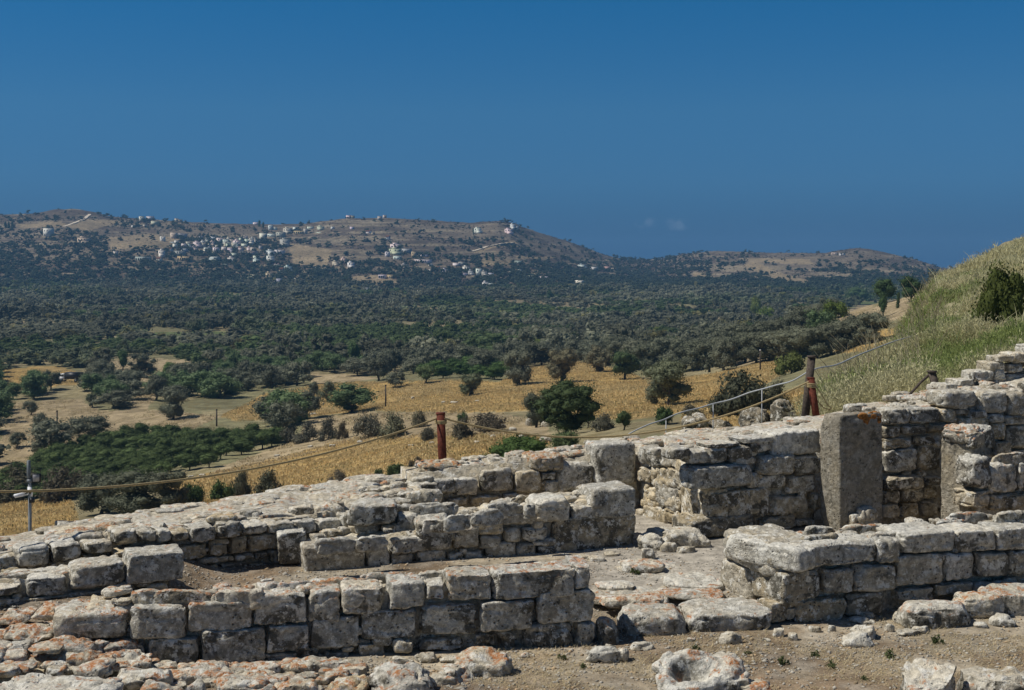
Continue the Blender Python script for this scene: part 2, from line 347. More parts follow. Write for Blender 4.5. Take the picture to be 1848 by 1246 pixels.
def landcover(px, Y, z):
    x = (px-CX)/F*Y; py = HZ+(CZ-z)*F/np.maximum(Y, .5)
    c = np.empty(px.shape+(3,)); c[:] = (.20, .185, .10)                          # ground below the groves
    jx = (fbm(x/12, Y/12, 0, 21, 3)-.5)*18; jy = (fbm(x/12, Y/30, 0, 22, 3)-.5)*10
    qx, qy = px+jx, py+jy
    out = (Y > 30) & (Y < 900)
    nb = fbm(x/35, Y/35, 0, 23, 4)[..., None]
    pal = np.array((.35, .275, .165)); gold = np.array((.40, .27, .10))
    c = np.where(nb > .55, c*.6+pal*.4, c)
    m = np.zeros(px.shape, bool)
    for p in PALE: m |= inpoly(qx, qy, p)
    c[m & out] = pal
    m2 = np.zeros(px.shape, bool)
    for p in GOLD: m2 |= inpoly(qx, qy, p)
    gv = fbm(x/8, Y/14, 0, 24, 4)[..., None]
    g = gold*(1-sstep(.5, .68, gv)*.5)+np.array((.31, .235, .125))*(sstep(.5, .68, gv)*.5)
    c = np.where((m2 & out)[..., None], g, c)
    pt, pc, _ = plots(x, Y)
    mid = (Y > 420) & (Y < 1190); c = np.where((mid & (pt < .06))[..., None], np.array((.26, .21, .125))*pc[..., None], c); c = np.where((mid & (pt > .90))[..., None], np.array((.10, .13, .05))*pc[..., None], c)
    far = Y > 1150
    hb = fbm(x/90, Y/60, 0, 31, 5)[..., None]
    scrub = np.array((.100, .076, .060)); dry = np.array((.168, .135, .10))
    hc = scrub+(dry-scrub)*sstep(.46, .62, hb)
    streak = (.6*fbm(x/90, z/2.0, Y/140, 33, 4)+.4*fbm(x/16, z/1.1, Y/50, 34, 3))[..., None]
    hc = hc+(np.array((.29, .24, .165))-hc)*sstep(.52, .62, streak)*.85
    mott = fbm(x/14, Y/9, 0, 35, 3)[..., None]; hc = hc*(.62+.76*mott)
    hm = np.zeros(px.shape, bool)
    for p in SCAR: hm |= inpoly(px+jx*.25, py+jy*.3, p)
    hc = np.where(hm[..., None], np.array((.29, .225, .14))*(.7+.6*hb), hc)
    c = np.where(far[..., None], c+(hc-c)*sstep(1150, 1260, Y)[..., None], c)
    ye = np.interp(px, EDGE[:, 0], EDGE[:, 1])
    nearb = (Y >= ye-.4) & (Y < 110) & (px > 1380)
    bank = np.array((.36, .32, .20))
    c = np.where(nearb[..., None], bank*(.7+.6*nb), c)
    ins = Y < ye-.2
    e = fbm(x*.9, Y*.9, 0, 41, 4)[..., None]; e2 = fbm(x*3.1, Y*3.1, 0, 42, 3)[..., None]
    ec = np.array((.27, .20, .13))+(np.array((.42, .355, .255))-np.array((.27, .20, .13)))*sstep(.42, .60, e)
    pss = (sstep(14.6, 15.4, Y)*sstep(1500, 1300, px)*sstep(1000, 1090, px))[..., None]
    ec = ec+(np.array((.42, .385, .32))-ec)*np.maximum(pss*.9, sstep(.58, .68, e2)*.4)
    return np.where(ins[..., None], ec, c)
def build_terrain():
    pxs = np.concatenate((np.arange(-3200, -160, 80), np.arange(-160, 2020, 3.0), np.arange(2020, 5100, 80)))
    Ys = [2.0]
    while Ys[-1] < 5500: Ys.append(Ys[-1]*(1.0105 if Ys[-1] < 1150 else 1.0032 if Ys[-1] < 2200 else 1.06))
    Ys = np.array(Ys); PX, YY = np.meshgrid(pxs, Ys)
    Z = ground(PX, YY); C = landcover(PX, YY, Z)
    V = np.stack(((PX-CX)/F*YY, YY, Z), -1).reshape(-1, 3)
    nr, nc = PX.shape; i = np.arange(nr-1)[:, None]*nc+np.arange(nc-1)[None]
    Q = np.stack((i, i+1, i+nc+1, i+nc), -1).reshape(-1, 4)
    o = link('terrain', mesh('terrain', V, Q, None, M_EARTH, True, C.reshape(-1, 3)))
    tag(o, 'dry ground, golden fields and brown hills', None, kind='structure')
    V2 = []; Q2 = []                                                              # the plain behind the viewpoint
    g = np.array([(-5500, 2.0, -.02), (5500, 2.0, -.02), (5500, -5500, -3), (-5500, -5500, -3)])
    o = link('ground', mesh('ground', g, [(0, 3, 2, 1)], None, M_EARTH, False, np.tile((.3, .24, .15), (4, 1)))); tag(o, 'dry ground on the near side of the ruin', None, kind='structure')
build_terrain()
# ------------------------------------------------------------------ stones
_TPL = {}
def cube_tpl(n):
    if n in _TPL: return _TPL[n]
    g = np.linspace(-1, 1, n+1); g = .55*np.sin(g*math.pi/2)+.45*g
    idx, V, Q = {}, [], []
    def vid(p):
        k = tuple(round(c, 5) for c in p)
        if k not in idx: idx[k] = len(V); V.append(p)
        return idx[k]
    for ax in range(3):
        for sg in (-1, 1):
            for i in range(n):
                for j in range(n):
                    q = []
                    for a, b in ((i, j), (i+1, j), (i+1, j+1), (i, j+1)):
                        p = [0, 0, 0]; p[ax] = float(sg); p[(ax+1) % 3] = g[a]; p[(ax+2) % 3] = g[b]; q.append(vid(p))
                    Q.append(q if sg > 0 else q[::-1])
    _TPL[n] = (np.array(V), np.array(Q)); return _TPL[n]
_sc = [0]
def stone_mesh(hx, hy, hz, p=7.0, amp=.02, jit=.07, n=None, name='stone_block', hollow=0.0, mat=None, cuts=3, cd=(.86, 1.0)):
    _sc[0] += 1; sd = _sc[0]; r = np.random.default_rng(1000+sd)
    big = max(hx, hy, hz)
    n = n or (9 if big < .12 else 14 if big < .22 else 20 if big < .4 else 26)
    c, Q = cube_tpl(n)
    rr = (np.abs(c)**p).sum(1)**(1/p); v = c/rr[:, None]
    J = r.normal(0, jit, (2, 2, 2, 3)); wx = (v+1)/2; off = 0
    for a in (0, 1):
        for b in (0, 1):
            for d in (0, 1):
                w = (wx[:, 0] if a else 1-wx[:, 0])*(wx[:, 1] if b else 1-wx[:, 1])*(wx[:, 2] if d else 1-wx[:, 2])
                off = off+w[:, None]*J[a, b, d]
    h = np.array((hx, hy, hz))
    for _ in range(cuts):                                          # broken corners and chipped arrises
        q = r.normal(0, 1, 3)*np.array((1, .6, 1)); q[2] = abs(q[2])*(.35 if r.random() < .6 else 1); q /= np.linalg.norm(q)
        sup = (v @ q).max(); lim = sup*r.uniform(*cd); e = np.maximum(0, v @ q-lim); v = v-e[:, None]*q*.92
    nr = np.sign(v)*np.abs(v)**(p-1)/h; nr /= np.linalg.norm(nr, axis=1)[:, None]+1e-9
    v = (v+off)*h
    o = sd*7.31
    d = amp*2.0*(fbm(v[:, 0]*3.2+o, v[:, 1]*3.2, v[:, 2]*3.2, sd, 3)-.5)+amp*1.1*(vnoise(v[:, 0]*13+o, v[:, 1]*13, v[:, 2]*13, sd+5)-.5)
    rg = 1-np.abs(vnoise(v[:, 0]*8+o, v[:, 1]*8, v[:, 2]*8, sd+9)*2-1); d -= amp*1.5*np.clip(rg-.72, 0, 1)*3; d += amp*.55*(vnoise(v[:, 0]*27+o, v[:, 1]*27, v[:, 2]*27, sd+7)-.5)
    if hollow:
        q = np.hypot((v[:, 0]+.25*hx)/(hx*.50), (v[:, 1]+.1*hy)/(hy*.55)); d = d-np.where(v[:, 2] > 0, hollow*np.clip(1.15-q, 0, .8), 0)
    return mesh(name, v+nr*d[:, None], Q, None, mat or M_ST, True)
def stone(name, c, h, rz=0.0, parent=None, col=(.3, .4, .5), **kw):
    me = stone_mesh(*h, name=name, **kw)
    loc = np.asarray(c, float)-(np.array(parent.location) if parent else 0)
    return link(name, me, loc, parent, rz, col if len(col) == 4 else (*col, random.uniform(.74, 1.04)))
class Wall:
    """a dry wall: a vertical face between two plan points, built of blocks over a rubble core"""
    def __init__(s, name, label, cat, P, thick, zb, zt, core=True, col=(.35, .45, .5), cut=(0, 0)):
        s.A = np.array(((P[0][0]-CX)/F*P[0][1], P[0][1])); s.B = np.array(((P[1][0]-CX)/F*P[1][1], P[1][1]))
        s.d = (s.B-s.A)/np.linalg.norm(s.B-s.A); s.n = np.array((s.d[1], -s.d[0])); s.L = np.linalg.norm(s.B-s.A)
        s.rz = math.atan2(s.d[1], s.d[0]); s.th = thick; s.zb = zb; s.zt = zt; s.col = col
        m = (s.A+s.B)/2-s.n*thick/2
        s.root = thing(name, label, cat, (m[0], m[1], zb)); s.k = 0
        if core:                                                    # rough fill, set back behind the blocks
            nu, nv = max(8, int(s.L/.07)), max(5, int(thick/.07))
            u = np.linspace(.06+cut[0], s.L-.06-cut[1], nu); t = np.linspace(.15, thick-.03, nv); U, T_ = np.meshgrid(u, t)
            z0, z1 = zt if isinstance(zt, tuple) else (zt, zt)
            X = s.A[0]+U*s.d[0]-T_*s.n[0]; Y = s.A[1]+U*s.d[1]-T_*s.n[1]
            Z = z0+(z1-z0)*U/s.L-.07+.10*(fbm(X*3, Y*3, 0, 77, 3)-.5)+.05*(vnoise(X*11, Y*11, 0, 78)-.5)
            top = np.stack((X, Y, Z), -1).reshape(-1, 3); i = np.arange(nv-1)[:, None]*nu+np.arange(nu-1)[None]
            Q = [np.stack((i, i+1, i+nu+1, i+nu), -1).reshape(-1, 4)]
            ring = np.concatenate((np.arange(nu), np.arange(1, nv)*nu+nu-1, (nv-1)*nu+np.arange(nu-2, -1, -1), np.arange(nv-2, 0, -1)*nu))
            low = top[ring].copy(); low[:, 2] = zb-.25; b = len(top); k = len(ring)
            Q.append(np.array([(b+j, b+(j+1) % k, ring[(j+1) % k], ring[j]) for j in range(k)]))
            V = np.concatenate((top, low))-np.array(s.root.location)
            link('rubble_core', mesh('rubble_core', V, np.concatenate(Q), None, M_CORE, True), (0, 0, 0), s.root, 0, (.62, .35, .42, 1))
    def hit(s, px):
        k = (px-CX)/F                                              # A + u d, x = kY
        u = (k*s.A[1]-s.A[0])/(s.d[0]-k*s.d[1]); return u, s.A[1]+u*s.d[1]
    def colr(s, c):
        c = c or s.col; return tuple(float(np.clip(q+rng.normal(0, .13), 0, 1)) for q in c)
    def face(s, blocks, dep=.34, p=9, col=None, amp=.015, jit=.055, proud=0.0, name='stone_block'):
        for b in blocks:
            x0, y0, x1, y1 = b[:4]; o = b[4] if len(b) > 4 else {}
            u0, Y0 = s.hit(x0); u1, Y1 = s.hit(x1); Ym = (Y0+Y1)/2
            za, zb_ = CZ-(y1-HZ)/F*Ym, CZ-(y0-HZ)/F*Ym
            D = o.get('dep', dep)*random.uniform(.9, 1.1); um = (u0+u1)/2; pr = proud+o.get('pr', 0)+random.uniform(-.015, .02)
            g = -.013
            c = s.A+um*s.d+s.n*(pr-D/2)
            stone(o.get('name', name), (c[0], c[1], (za+zb_)/2), ((u1-u0)/2+g, D/2, (zb_-za)/2+g*.8), s.rz+random.uniform(-.03, .03)+o.get('rz', 0), s.root,
                  s.colr(o.get('col', col)), p=max(3.4, o.get('p', p*random.uniform(.75, 1.25))*1.55), amp=o.get('amp', amp), jit=o.get('jit', jit), cuts=o.get('cuts', 3))
            s.k += 1
    def top(s, rects, z, h=.2, p=4.0, col=None, amp=.02, jit=.08, name='top_stone'):
        for b in rects:
            x0, y0, x1, y1 = b[:4]; o = b[4] if len(b) > 4 else {}
            zz = o.get('z', z); Yb, Yf = (CZ-zz)*F/(y0-HZ), (CZ-zz)*F/(y1-HZ); Ym = (Yb+Yf)/2; hh = o.get('h', h)
            x = ((x0+x1)/2-CX)/F*Ym
            stone(name, (x, Ym, zz-hh/2+.02), ((x1-x0)/2*Ym/F/max(.8, math.cos(s.rz)), max(.06, (Yf-Yb)/2*.95), hh/2), s.rz+random.uniform(-.12, .12), s.root, s.colr(o.get('col', col)), p=p, amp=amp, jit=jit)
            s.k += 1
    def scatter(s, n, z, size=(.07, .17), u=(0, 1), t=(.1, .95), col=None, flat=.55, name='top_stone', p=3.6):
        z0, z1 = z if isinstance(z, tuple) else (z, z)
        for _ in range(n):
            a = random.uniform(*u); b = random.uniform(*t); q = random.uniform(*size)
            c = s.A+a*s.L*s.d-s.n*b*s.th
            stone(name, (c[0], c[1], z0+(z1-z0)*a+q*flat*random.uniform(-.6, .15)-.03), (q*random.uniform(.8, 1.5), q*random.uniform(.7, 1.1), q*flat), random.uniform(-.5, .5)+s.rz, s.root, s.colr(col), p=p, amp=.016, jit=.12)
            s.k += 1
    def auto(s, pa, pb, rows, wid=(.28, .55), **k):
        """courses of blocks from sight line pa to pb; rows are (bottom, top) heights"""
        for z0, z1 in rows:
            u, ue = s.hit(pa)[0]+random.uniform(-.1, .1), s.hit(pb)[0]
            while u < ue:
                q = random.uniform(*wid); c = s.A+(u+q/2)*s.d-s.n*.2; hh = (z1-z0)*random.uniform(.86, 1)
                stone('stone_block', (c[0], c[1], z0+hh/2), (q/2-.008, .22, hh/2), s.rz, s.root, s.colr(k.get('col')), p=8, amp=.016, jit=.06); u += q
    def chinks(s, n, u, z, col=None, size=(.035, .075)):
        for _ in range(n):
            a = random.uniform(*u)*s.L; q = random.uniform(*size); c = s.A+a*s.d-s.n*random.uniform(.05, .10)
            stone('chink_stone', (c[0], c[1], random.uniform(*z)), (q*random.uniform(1, 1.7), q, q*random.uniform(.6, 1)), s.rz, s.root, s.colr(col), p=3.5, amp=.012, jit=.12, n=6)
GREY, OCH, MIXD, LICH = (.18, .38, .62), (.85, .2, .42), (.5, .35, .5), (.3, .72, .52)
# ---- front low wall
w = Wall('ashlar_wall', 'long low grey block wall across the foreground, three courses, orange lichen on top', 'wall', ((80, 13.0), (1078, 13.9)), .74, -.05, (.60, .74), cut=(.3, 0))
w.face([(77, 1106, 231, 1162, {'dep': .5, 'p': 4}), (231, 1095, 339, 1157), (339, 1088, 461, 1142), (455, 1073, 555, 1130), (555, 1067, 615, 1125), (611, 1058, 696, 1111), (697, 1050, 768, 1103), (768, 1054, 805, 1084), (806, 1036, 890, 1087), (889, 1028, 1037, 1083), (1036, 1021, 1071, 1065, {'dep': .55})], dep=.42, col=(.25, .78, .55))
w.face([(178, 1162, 262, 1192), (263, 1152, 361, 1200), (361, 1133, 480, 1202), (481, 1126, 559, 1179), (559, 1115, 649, 1174), (649, 1102, 755, 1154), (757, 1088, 864, 1149), (865, 1084, 965, 1140), (966, 1066, 1076, 1124)], col=(.25, .3, .55))
w.face([(440, 1180, 541, 1210), (543, 1169, 579, 1203), (645, 1160, 697, 1188), (705, 1152, 748, 1183, {'p': 3, 'pr': .05}), (756, 1152, 838, 1180, {'p': 3.2}), (856, 1143, 898, 1170), (899, 1140, 933, 1180), (939, 1127, 1037, 1176), (1037, 1123, 1077, 1170), (585, 1176, 640, 1196), (270, 1198, 350, 1212)], col=(.5, .3, .55), p=4.5, proud=-.02, amp=.025)
w.top([(238, 1052, 379, 1082), (379, 1048, 473, 1086, {'col': (.5, .98, .4)}), (473, 1040, 570, 1066), (572, 1031, 653, 1062, {'col': (.5, .95, .4)}), (648, 1023, 745, 1052), (745, 1021, 832, 1048, {'col': (.4, .8, .5)}), (832, 1012, 948, 1038, {'col': (.4, .85, .4)}), (948, 1004, 1036, 1032)], .70, col=(.25, .9, .42))
w.scatter(40, (.63, .74), (.05, .12), u=(.10, .97), t=(.30, .95), col=(.4, .95, .42), flat=.4); w.chinks(12, (.2, .98), (.02, .5), MIXD)
# ---- collapsed stretch in the lower left, and rubble along the foot
w = Wall('collapsed_wall', 'collapsed lichen-orange wall stump of flat slabs filling the lower left corner', 'wall', ((-170, 12.05), (205, 12.5)), 1.55, -.1, (.30, .16))
w.scatter(62, (.36, .20), (.10, .26), t=(.0, 1.0), col=(.4, .98, .45), flat=.32, name='fallen_slab'); w.scatter(30, (.34, .18), (.04, .09), t=(0, 1.0), col=(.5, .9, .45), flat=.6, name='rubble_stone')
w = Wall('rubble_strip', 'low strip of stained rubble between the long front wall and the bottom edge', 'wall', ((190, 12.35), (640, 12.6)), .62, -.12, (.07, .03))
w.scatter(48, (.10, .05), (.06, .17), t=(.0, 1.1), col=(.4, .9, .48), flat=.45, name='fallen_slab'); w.scatter(40, (.09, .05), (.03, .06), t=(0, 1.2), col=(.5, .8, .45), flat=.6, name='rubble_stone')
w = Wall('worn_paving', 'worn pale paving slabs covering the passage floor between the walls', 'paving', ((1075, 15.3), (1300, 15.5)), 2.6, .0, .12, core=False)
w.scatter(58, (.155, .15), (.12, .34), t=(.02, 1.0), col=(.2, .62, .42), flat=.14, name='slab', p=5)
# ---- left wall behind it
w = Wall('block_wall', 'short wall on the left ending in a large square-cut grey block', 'wall', ((-60, 14.05), (336, 14.95)), .62, .1, (.62, .70), cut=(0, .1))
w.face([(43, 1038, 128, 1081, {'p': 4}), (125, 1017, 228, 1068, {'p': 4.2}), (227, 997, 336, 1054, {'p': 11, 'amp': .010, 'jit': .02, 'dep': .5}), (-60, 1058, 40, 1080, {'p': 3.6})], dep=.5, col=(.15, .4, .55))
w.face([(42, 1076, 130, 1086, {'p': 3.5}), (190, 1052, 240, 1078, {'p': 3.5}), (262, 1054, 292, 1066), (120, 1068, 185, 1083), (-40, 1080, 42, 1100)], dep=.4, col=(.7, .3, .5))
w.top([(-20, 1018, 95, 1055, {'z': .60, 'col': (.4, .95, .4)}), (168, 1000, 214, 1016, {'z': .60, 'h': .14})], .6, h=.16); w.scatter(14, (.56, .64), (.06, .12), u=(0, .7), t=(.3, 1), col=(.5, .7, .4)); w.chinks(10, (.1, .9), (.2, .45), OCH)
# ---- back wall on the left
w = Wall('rubble_wall', 'lower rubble wall at the back left with dark recess under rounded capping stones', 'wall', ((-120, 14.7), (640, 17.6)), .62, -.1, (.66, .76))
w.face([(30, 985, 92, 1024, {'p': 3.6}), (91, 978, 150, 1013, {'p': 4}), (150, 975, 205, 1001), (206, 955, 250, 984), (250, 956, 284, 980), (283, 954, 310, 980), (308, 957, 344, 978, {'col': OCH}), (343, 948, 391, 980), (389, 940, 439, 973), (436, 945, 484, 965), (484, 941, 532, 965), (531, 938, 573, 964), (572, 934, 618, 961, {'p': 3.4}), (612, 925, 645, 955)], dep=.42, col=(.22, .3, .6), p=4.5, proud=.05)
w.face([(88, 1010, 148, 1031), (150, 1000, 170, 1016), (204, 984, 306, 1006, {'dep': .3, 'pr': .12}), (306, 980, 322, 990), (322, 984, 377, 1012), (378, 981, 412, 1005), (414, 968, 448, 1002, {'p': 3}), (448, 964, 506, 995), (335, 1012, 356, 1042), (357, 1019, 399, 1043), (400, 1014, 452, 1038), (425, 1000, 462, 1014), (355, 1004, 424, 1018), (463, 995, 486, 1012), (488, 992, 510, 1020), (452, 1016, 480, 1030), (480, 1014, 512, 1034), (512, 968, 560, 985), (560, 962, 630, 985)], dep=.25, col=(.85, .15, .55), p=4.2)
w.scatter(34, (.66, .77), (.07, .17), u=(0, .98), t=(.45, 1.0), col=(.35, .62, .45)); w.chinks(34, (.15, .98), (0, .55), OCH)
# ---- middle wall
w = Wall('stone_wall', 'middle wall of mixed boulders and blocks with two pale square-cut blocks at its near end', 'wall', ((506, 16.45), (1156, 18.0)), .95, 0, (.44, .90), cut=(.3, .05))
w.face([(508, 967, 566, 1030, {'p': 10, 'dep': .55, 'pr': -.3, 'amp': .012}), (547, 981, 660, 1037, {'p': 11, 'dep': .5, 'amp': .010, 'jit': .02, 'pr': .06}), (659, 986, 706, 1026, {'p': 8}), (704, 969, 773, 1001, {'p': 5}), (752, 936, 820, 994, {'p': 4.2, 'dep': .5, 'jit': .09, 'pr': .03}), (819, 947, 867, 992, {'p': 4}), (845, 933, 910, 967, {'p': 3.4, 'col': OCH, 'jit': .12}), (866, 965, 905, 993, {'p': 3.6}), (910, 951, 944, 982, {'p': 3.4}), (944, 951, 992, 979), (992, 934, 1156, 996, {'p': 7, 'dep': .6, 'col': (.6, .2, .55), 'amp': .014})], dep=.4, col=(.2, .25, .5), p=4.6)
w.face([(706, 999, 749, 1031), (750, 993, 808, 1027, {'p': 3.5}), (808, 996, 840, 1022), (838, 994, 876, 1020), (875, 979, 935, 1013, {'p': 3.4}), (934, 980, 972, 1012, {'p': 4}), (971, 983, 1009, 1005), (1019, 993, 1042, 1010), (1043, 990, 1068, 1008), (1068, 994, 1110, 1006), (1008, 996, 1018, 1010), (962, 976, 992, 986), (1110, 988, 1150, 1004)], dep=.3, col=(.4, .25, .5), p=4)
w.face([(900, 924, 988, 951, {'p': 3.6}), (962, 899, 1034, 945, {'p': 4, 'pr': .04}), (1032, 911, 1098, 943, {'p': 8}), (1063, 881, 1153, 938, {'p': 5.5, 'dep': .62, 'pr': -.02})], dep=.5, col=(.15, .3, .45))
w.top([(848, 911, 909, 935), (878, 896, 946, 922), (919, 886, 980, 906, {'col': OCH}), (972, 884, 1058, 904), (945, 902, 966, 918), (800, 922, 852, 940), (640, 960, 700, 976, {'z': .6}), (570, 966, 640, 982, {'z': .62})], .84, h=.22, col=(.2, .35, .4), p=3.6)
w.scatter(44, (.47, .88), (.06, .15), u=(.10, .95), t=(.3, .98), col=(.55, .3, .4)); w.chinks(36, (.1, .98), (.05, .6), MIXD)
# ---- cross wall with the curved slab
w = Wall('cross_wall', 'short cross wall capped by a curved pale slab, joining the middle and back walls', 'wall', ((622, 17.3), (775, 17.4)), 2.7, .1, (.68, .78))
w.face([(626, 903, 716, 946, {'p': 4, 'dep': .5, 'jit': .15, 'pr': .25, 'cuts': 0, 'name': 'curved_slab'}), (714, 924, 756, 960, {'p': 3.4, 'pr': .15}), (640, 932, 668, 958, {'p': 3.2, 'col': OCH}), (666, 936, 692, 964, {'p': 3.2, 'col': OCH}), (626, 948, 648, 966, {'p': 3, 'col': OCH}), (692, 944, 712, 966, {'p': 3, 'col': OCH}), (710, 946, 732, 966, {'p': 3, 'col': OCH})], dep=.3, col=(.25, .35, .5))
w.top([(740, 896, 830, 924, {'z': .84}), (700, 903, 760, 925), (668, 882, 735, 907, {'col': (.4, .8, .5)}), (760, 930, 822, 948), (735, 876, 800, 900, {'z': .85})], .76, h=.2, col=(.25, .5, .45))
w.scatter(34, (.70, .80), (.08, .2), t=(.1, 1.05), col=(.35, .5, .4), flat=.45)
# ---- upper back wall
w = Wall('upper_wall', 'upper back wall with a big upright grey block and an orange topped boulder', 'wall', ((735, 19.7), (1152, 20.8)), .75, .15, (.92, 1.12))
w.face([(738, 868, 792, 905, {'p': 3.6, 'pr': .12}), (780, 864, 825, 893, {'p': 4}), (819, 862, 866, 896, {'p': 5}), (867, 846, 932, 890, {'p': 5, 'dep': .5}), (931, 851, 981, 888, {'p': 7, 'col': (.5, .3, .3)}), (1004, 833, 1076, 886, {'p': 3.6, 'dep': .5, 'jit': .1}), (1069, 797, 1147, 872, {'p': 6, 'dep': .6, 'pr': .1, 'col': (.1, .2, .5)}), (983, 866, 1012, 890), (978, 851, 1006, 869), (806, 898, 848, 916, {'col': OCH}), (848, 894, 910, 914, {'col': OCH}), (1090, 872, 1135, 888, {'col': OCH}), (1130, 868, 1152, 890, {'col': OCH}), (910, 890, 940, 905), (1040, 884, 1085, 894)], dep=.42, col=(.2, .3, .6), p=4.6)
w.face([(762, 840, 849, 870, {'p': 2.9, 'pr': -.2, 'col': (.4, .95, .75), 'amp': .035}), (956, 820, 1022, 853, {'p': 3.1, 'pr': .02, 'col': (.5, 1, .5)}), (842, 845, 872, 862, {'pr': -.2})], dep=.6, amp=.03, name='boulder')
w.scatter(22, (.92, 1.1), (.06, .14), t=(.25, 1.1), col=(.3, .6, .45)); w.chinks(22, (.02, .98), (.3, .8), OCH)
# ---- right middle wall: rubble flank and dressed front
w = Wall('corner_wall', 'tall grey block wall between the cream rubble flank and the standing pillar', 'wall', ((1279, 18.5), (1487, 19.4)), .8, 0, (1.40, 1.46))
w.face([(1394, 778, 1487, 823, {'p': 7, 'dep': .6, 'col': (.1, .3, .5)}), (1369, 820, 1432, 858, {'p': 4, 'pr': .08, 'col': (.25, .2, .3)}), (1433, 822, 1484, 858, {'col': (.4, .2, .6)}), (1244, 838, 1356, 881, {'p': 5, 'pr': .06}), (1358, 856, 1424, 885), (1424, 857, 1477, 891, {'p': 7}), (1280, 883, 1393, 940, {'p': 7, 'dep': .5, 'col': (.6, .15, .5)}), (1392, 894, 1468, 928, {'p': 4.5, 'col': (.75, .15, .45)}), (1466, 890, 1486, 922, {'p': 3.5, 'col': OCH}), (1229, 930, 1374, 969, {'p': 4, 'col': OCH, 'pr': .05, 'jit': .1}), (1376, 930, 1442, 959, {'p': 4, 'col': OCH}), (1440, 936, 1476, 952, {'p': 3.5}), (1352, 852, 1372, 884, {'p': 3.5}), (1322, 824, 1370, 842, {'p': 3.5, 'col': (.3, .2, .3)})], dep=.45, col=(.3, .25, .5), p=5)
w.face([(1216, 808, 1252, 832), (1250, 812, 1280, 838), (1277, 806, 1316, 838, {'p': 3.4, 'col': (.2, .5, .8)}), (1314, 804, 1360, 836, {'p': 3.4, 'col': (.2, .5, .8)}), (1357, 790, 1398, 818, {'p': 3.6, 'col': (.2, .6, .6)}), (1278, 798, 1340, 810), (1340, 788, 1398, 802)], dep=.4, col=(.3, .4, .6), p=4)
w.scatter(34, (1.40, 1.50), (.06, .14), t=(.2, 1.1), u=(-.3, 1), col=(.3, .62, .45)); w.chinks(26, (.02, .98), (.2, 1.25), OCH)
f = Wall('rubble_flank', 'sunlit cream rubble facing with loose mortar beside the passage', 'wall', ((1148, 20.3), (1282, 18.55)), .6, 0, (1.22, 1.34), cut=(.1, .1))
f.face([(1150, 806, 1190, 842, {'p': 3.4, 'col': (.2, .4, .6)}), (1188, 820, 1222, 844), (1214, 828, 1256, 856), (1168, 842, 1200, 882), (1192, 846, 1240, 884, {'jit': .12}), (1152, 874, 1182, 918), (1180, 872, 1224, 922, {'p': 5, 'col': (.15, .1, .3)}), (1154, 914, 1200, 962, {'p': 5}), (1198, 918, 1232, 952), (1222, 870, 1256, 928), (1252, 898, 1286, 938), (1256, 876, 1282, 900), (1198, 892, 1226, 918), (1150, 842, 1168, 872), (1226, 924, 1254, 946), (1190, 950, 1236, 972), (1238, 940, 1284, 966), (1256, 846, 1284, 878)], dep=.34, col=(.85, .1, .25), p=3.7, jit=.1, amp=.028)
f.chinks(30, (.02, .98), (.15, 1.1), OCH); f.scatter(14, (1.22, 1.36), (.06, .13), t=(.1, 1.3), col=(.3, .6, .5))
# ---- right back wall with recess, and the upper stack
w = Wall('retaining_wall', 'high retaining wall at the right behind the pillars, ochre blocks under white capping', 'wall', ((1588, 20.35), (2200, 22.2)), .7, 0, (1.66, 2.25))
w.face([(1594, 735, 1646, 768, {'pr': .05}), (1644, 737, 1700, 766, {'col': (.1, .3, .8)}), (1699, 738, 1730, 764), (1594, 768, 1632, 792), (1632, 768, 1676, 786), (1676, 764, 1732, 782, {'col': OCH}), (1594, 790, 1650, 811, {'col': OCH}), (1652, 786, 1690, 806, {'col': OCH}), (1596, 810, 1655, 853, {'p': 6, 'pr': .05, 'col': (.15, .2, .4)}), (1656, 800, 1700, 851, {'p': 3.6, 'col': (.8, .1, .5)}), (1592, 857, 1666, 885, {'p': 4, 'pr': .14, 'dep': .5}), (1665, 858, 1694, 876, {'pr': .1}), (1594, 884, 1627, 911), (1628, 880, 1668, 908), (1667, 876, 1694, 902), (1592, 910, 1627, 938), (1628, 908, 1664, 938), (1665, 903, 1694, 934)], dep=.35, col=(.7, .15, .62), p=4.4)
w.face([(1701, 704, 1770, 738, {'p': 3.6, 'dep': .6}), (1769, 704, 1822, 749, {'p': 3.8, 'dep': .6}), (1821, 706, 1862, 754, {'p': 3.8, 'dep': .6}), (1728, 737, 1752, 750), (1750, 739, 1784, 757), (1783, 747, 1816, 766), (1815, 750, 1856, 768), (1730, 752, 1790, 792, {'col': OCH, 'p': 4}), (1788, 762, 1818, 796, {'col': OCH}), (1816, 768, 1866, 812, {'col': OCH, 'p': 4}), (1826, 812, 1868, 842, {'col': OCH}), (1796, 796, 1828, 826, {'col': OCH})], dep=.4, col=(.2, .25, .5), p=4.6)
w.auto(1870, 2190, [(0, .36), (.37, .7), (.71, 1.05), (1.06, 1.4), (1.41, 1.75), (1.76, 2.1)], (.32, .7), col=(.5, .2, .5))
w.scatter(40, (1.70, 2.28), (.06, .17), t=(.1, 1.6), col=(.3, .6, .42)); w.chinks(26, (.02, .98), (.4, 1.7), OCH)
w = Wall('capping_wall', 'stack of thin pale slabs stepping up below the grassy bank at the right edge', 'wall', ((1750, 22.2), (2200, 23.8)), .8, 1.5, (2.02, 2.6), cut=(.4, 0))
w.face([(1757, 668, 1800, 690), (1796, 666, 1818, 688), (1818, 674, 1860, 694), (1796, 688, 1822, 698), (1784, 690, 1798, 700), (1788, 652, 1820, 674), (1818, 656, 1850, 674), (1800, 640, 1832, 656), (1830, 636, 1866, 656), (1822, 694, 1862, 706), (1730, 684, 1762, 700), (1704, 692, 1732, 706)], dep=.45, col=(.3, .1, .3), p=4.2)
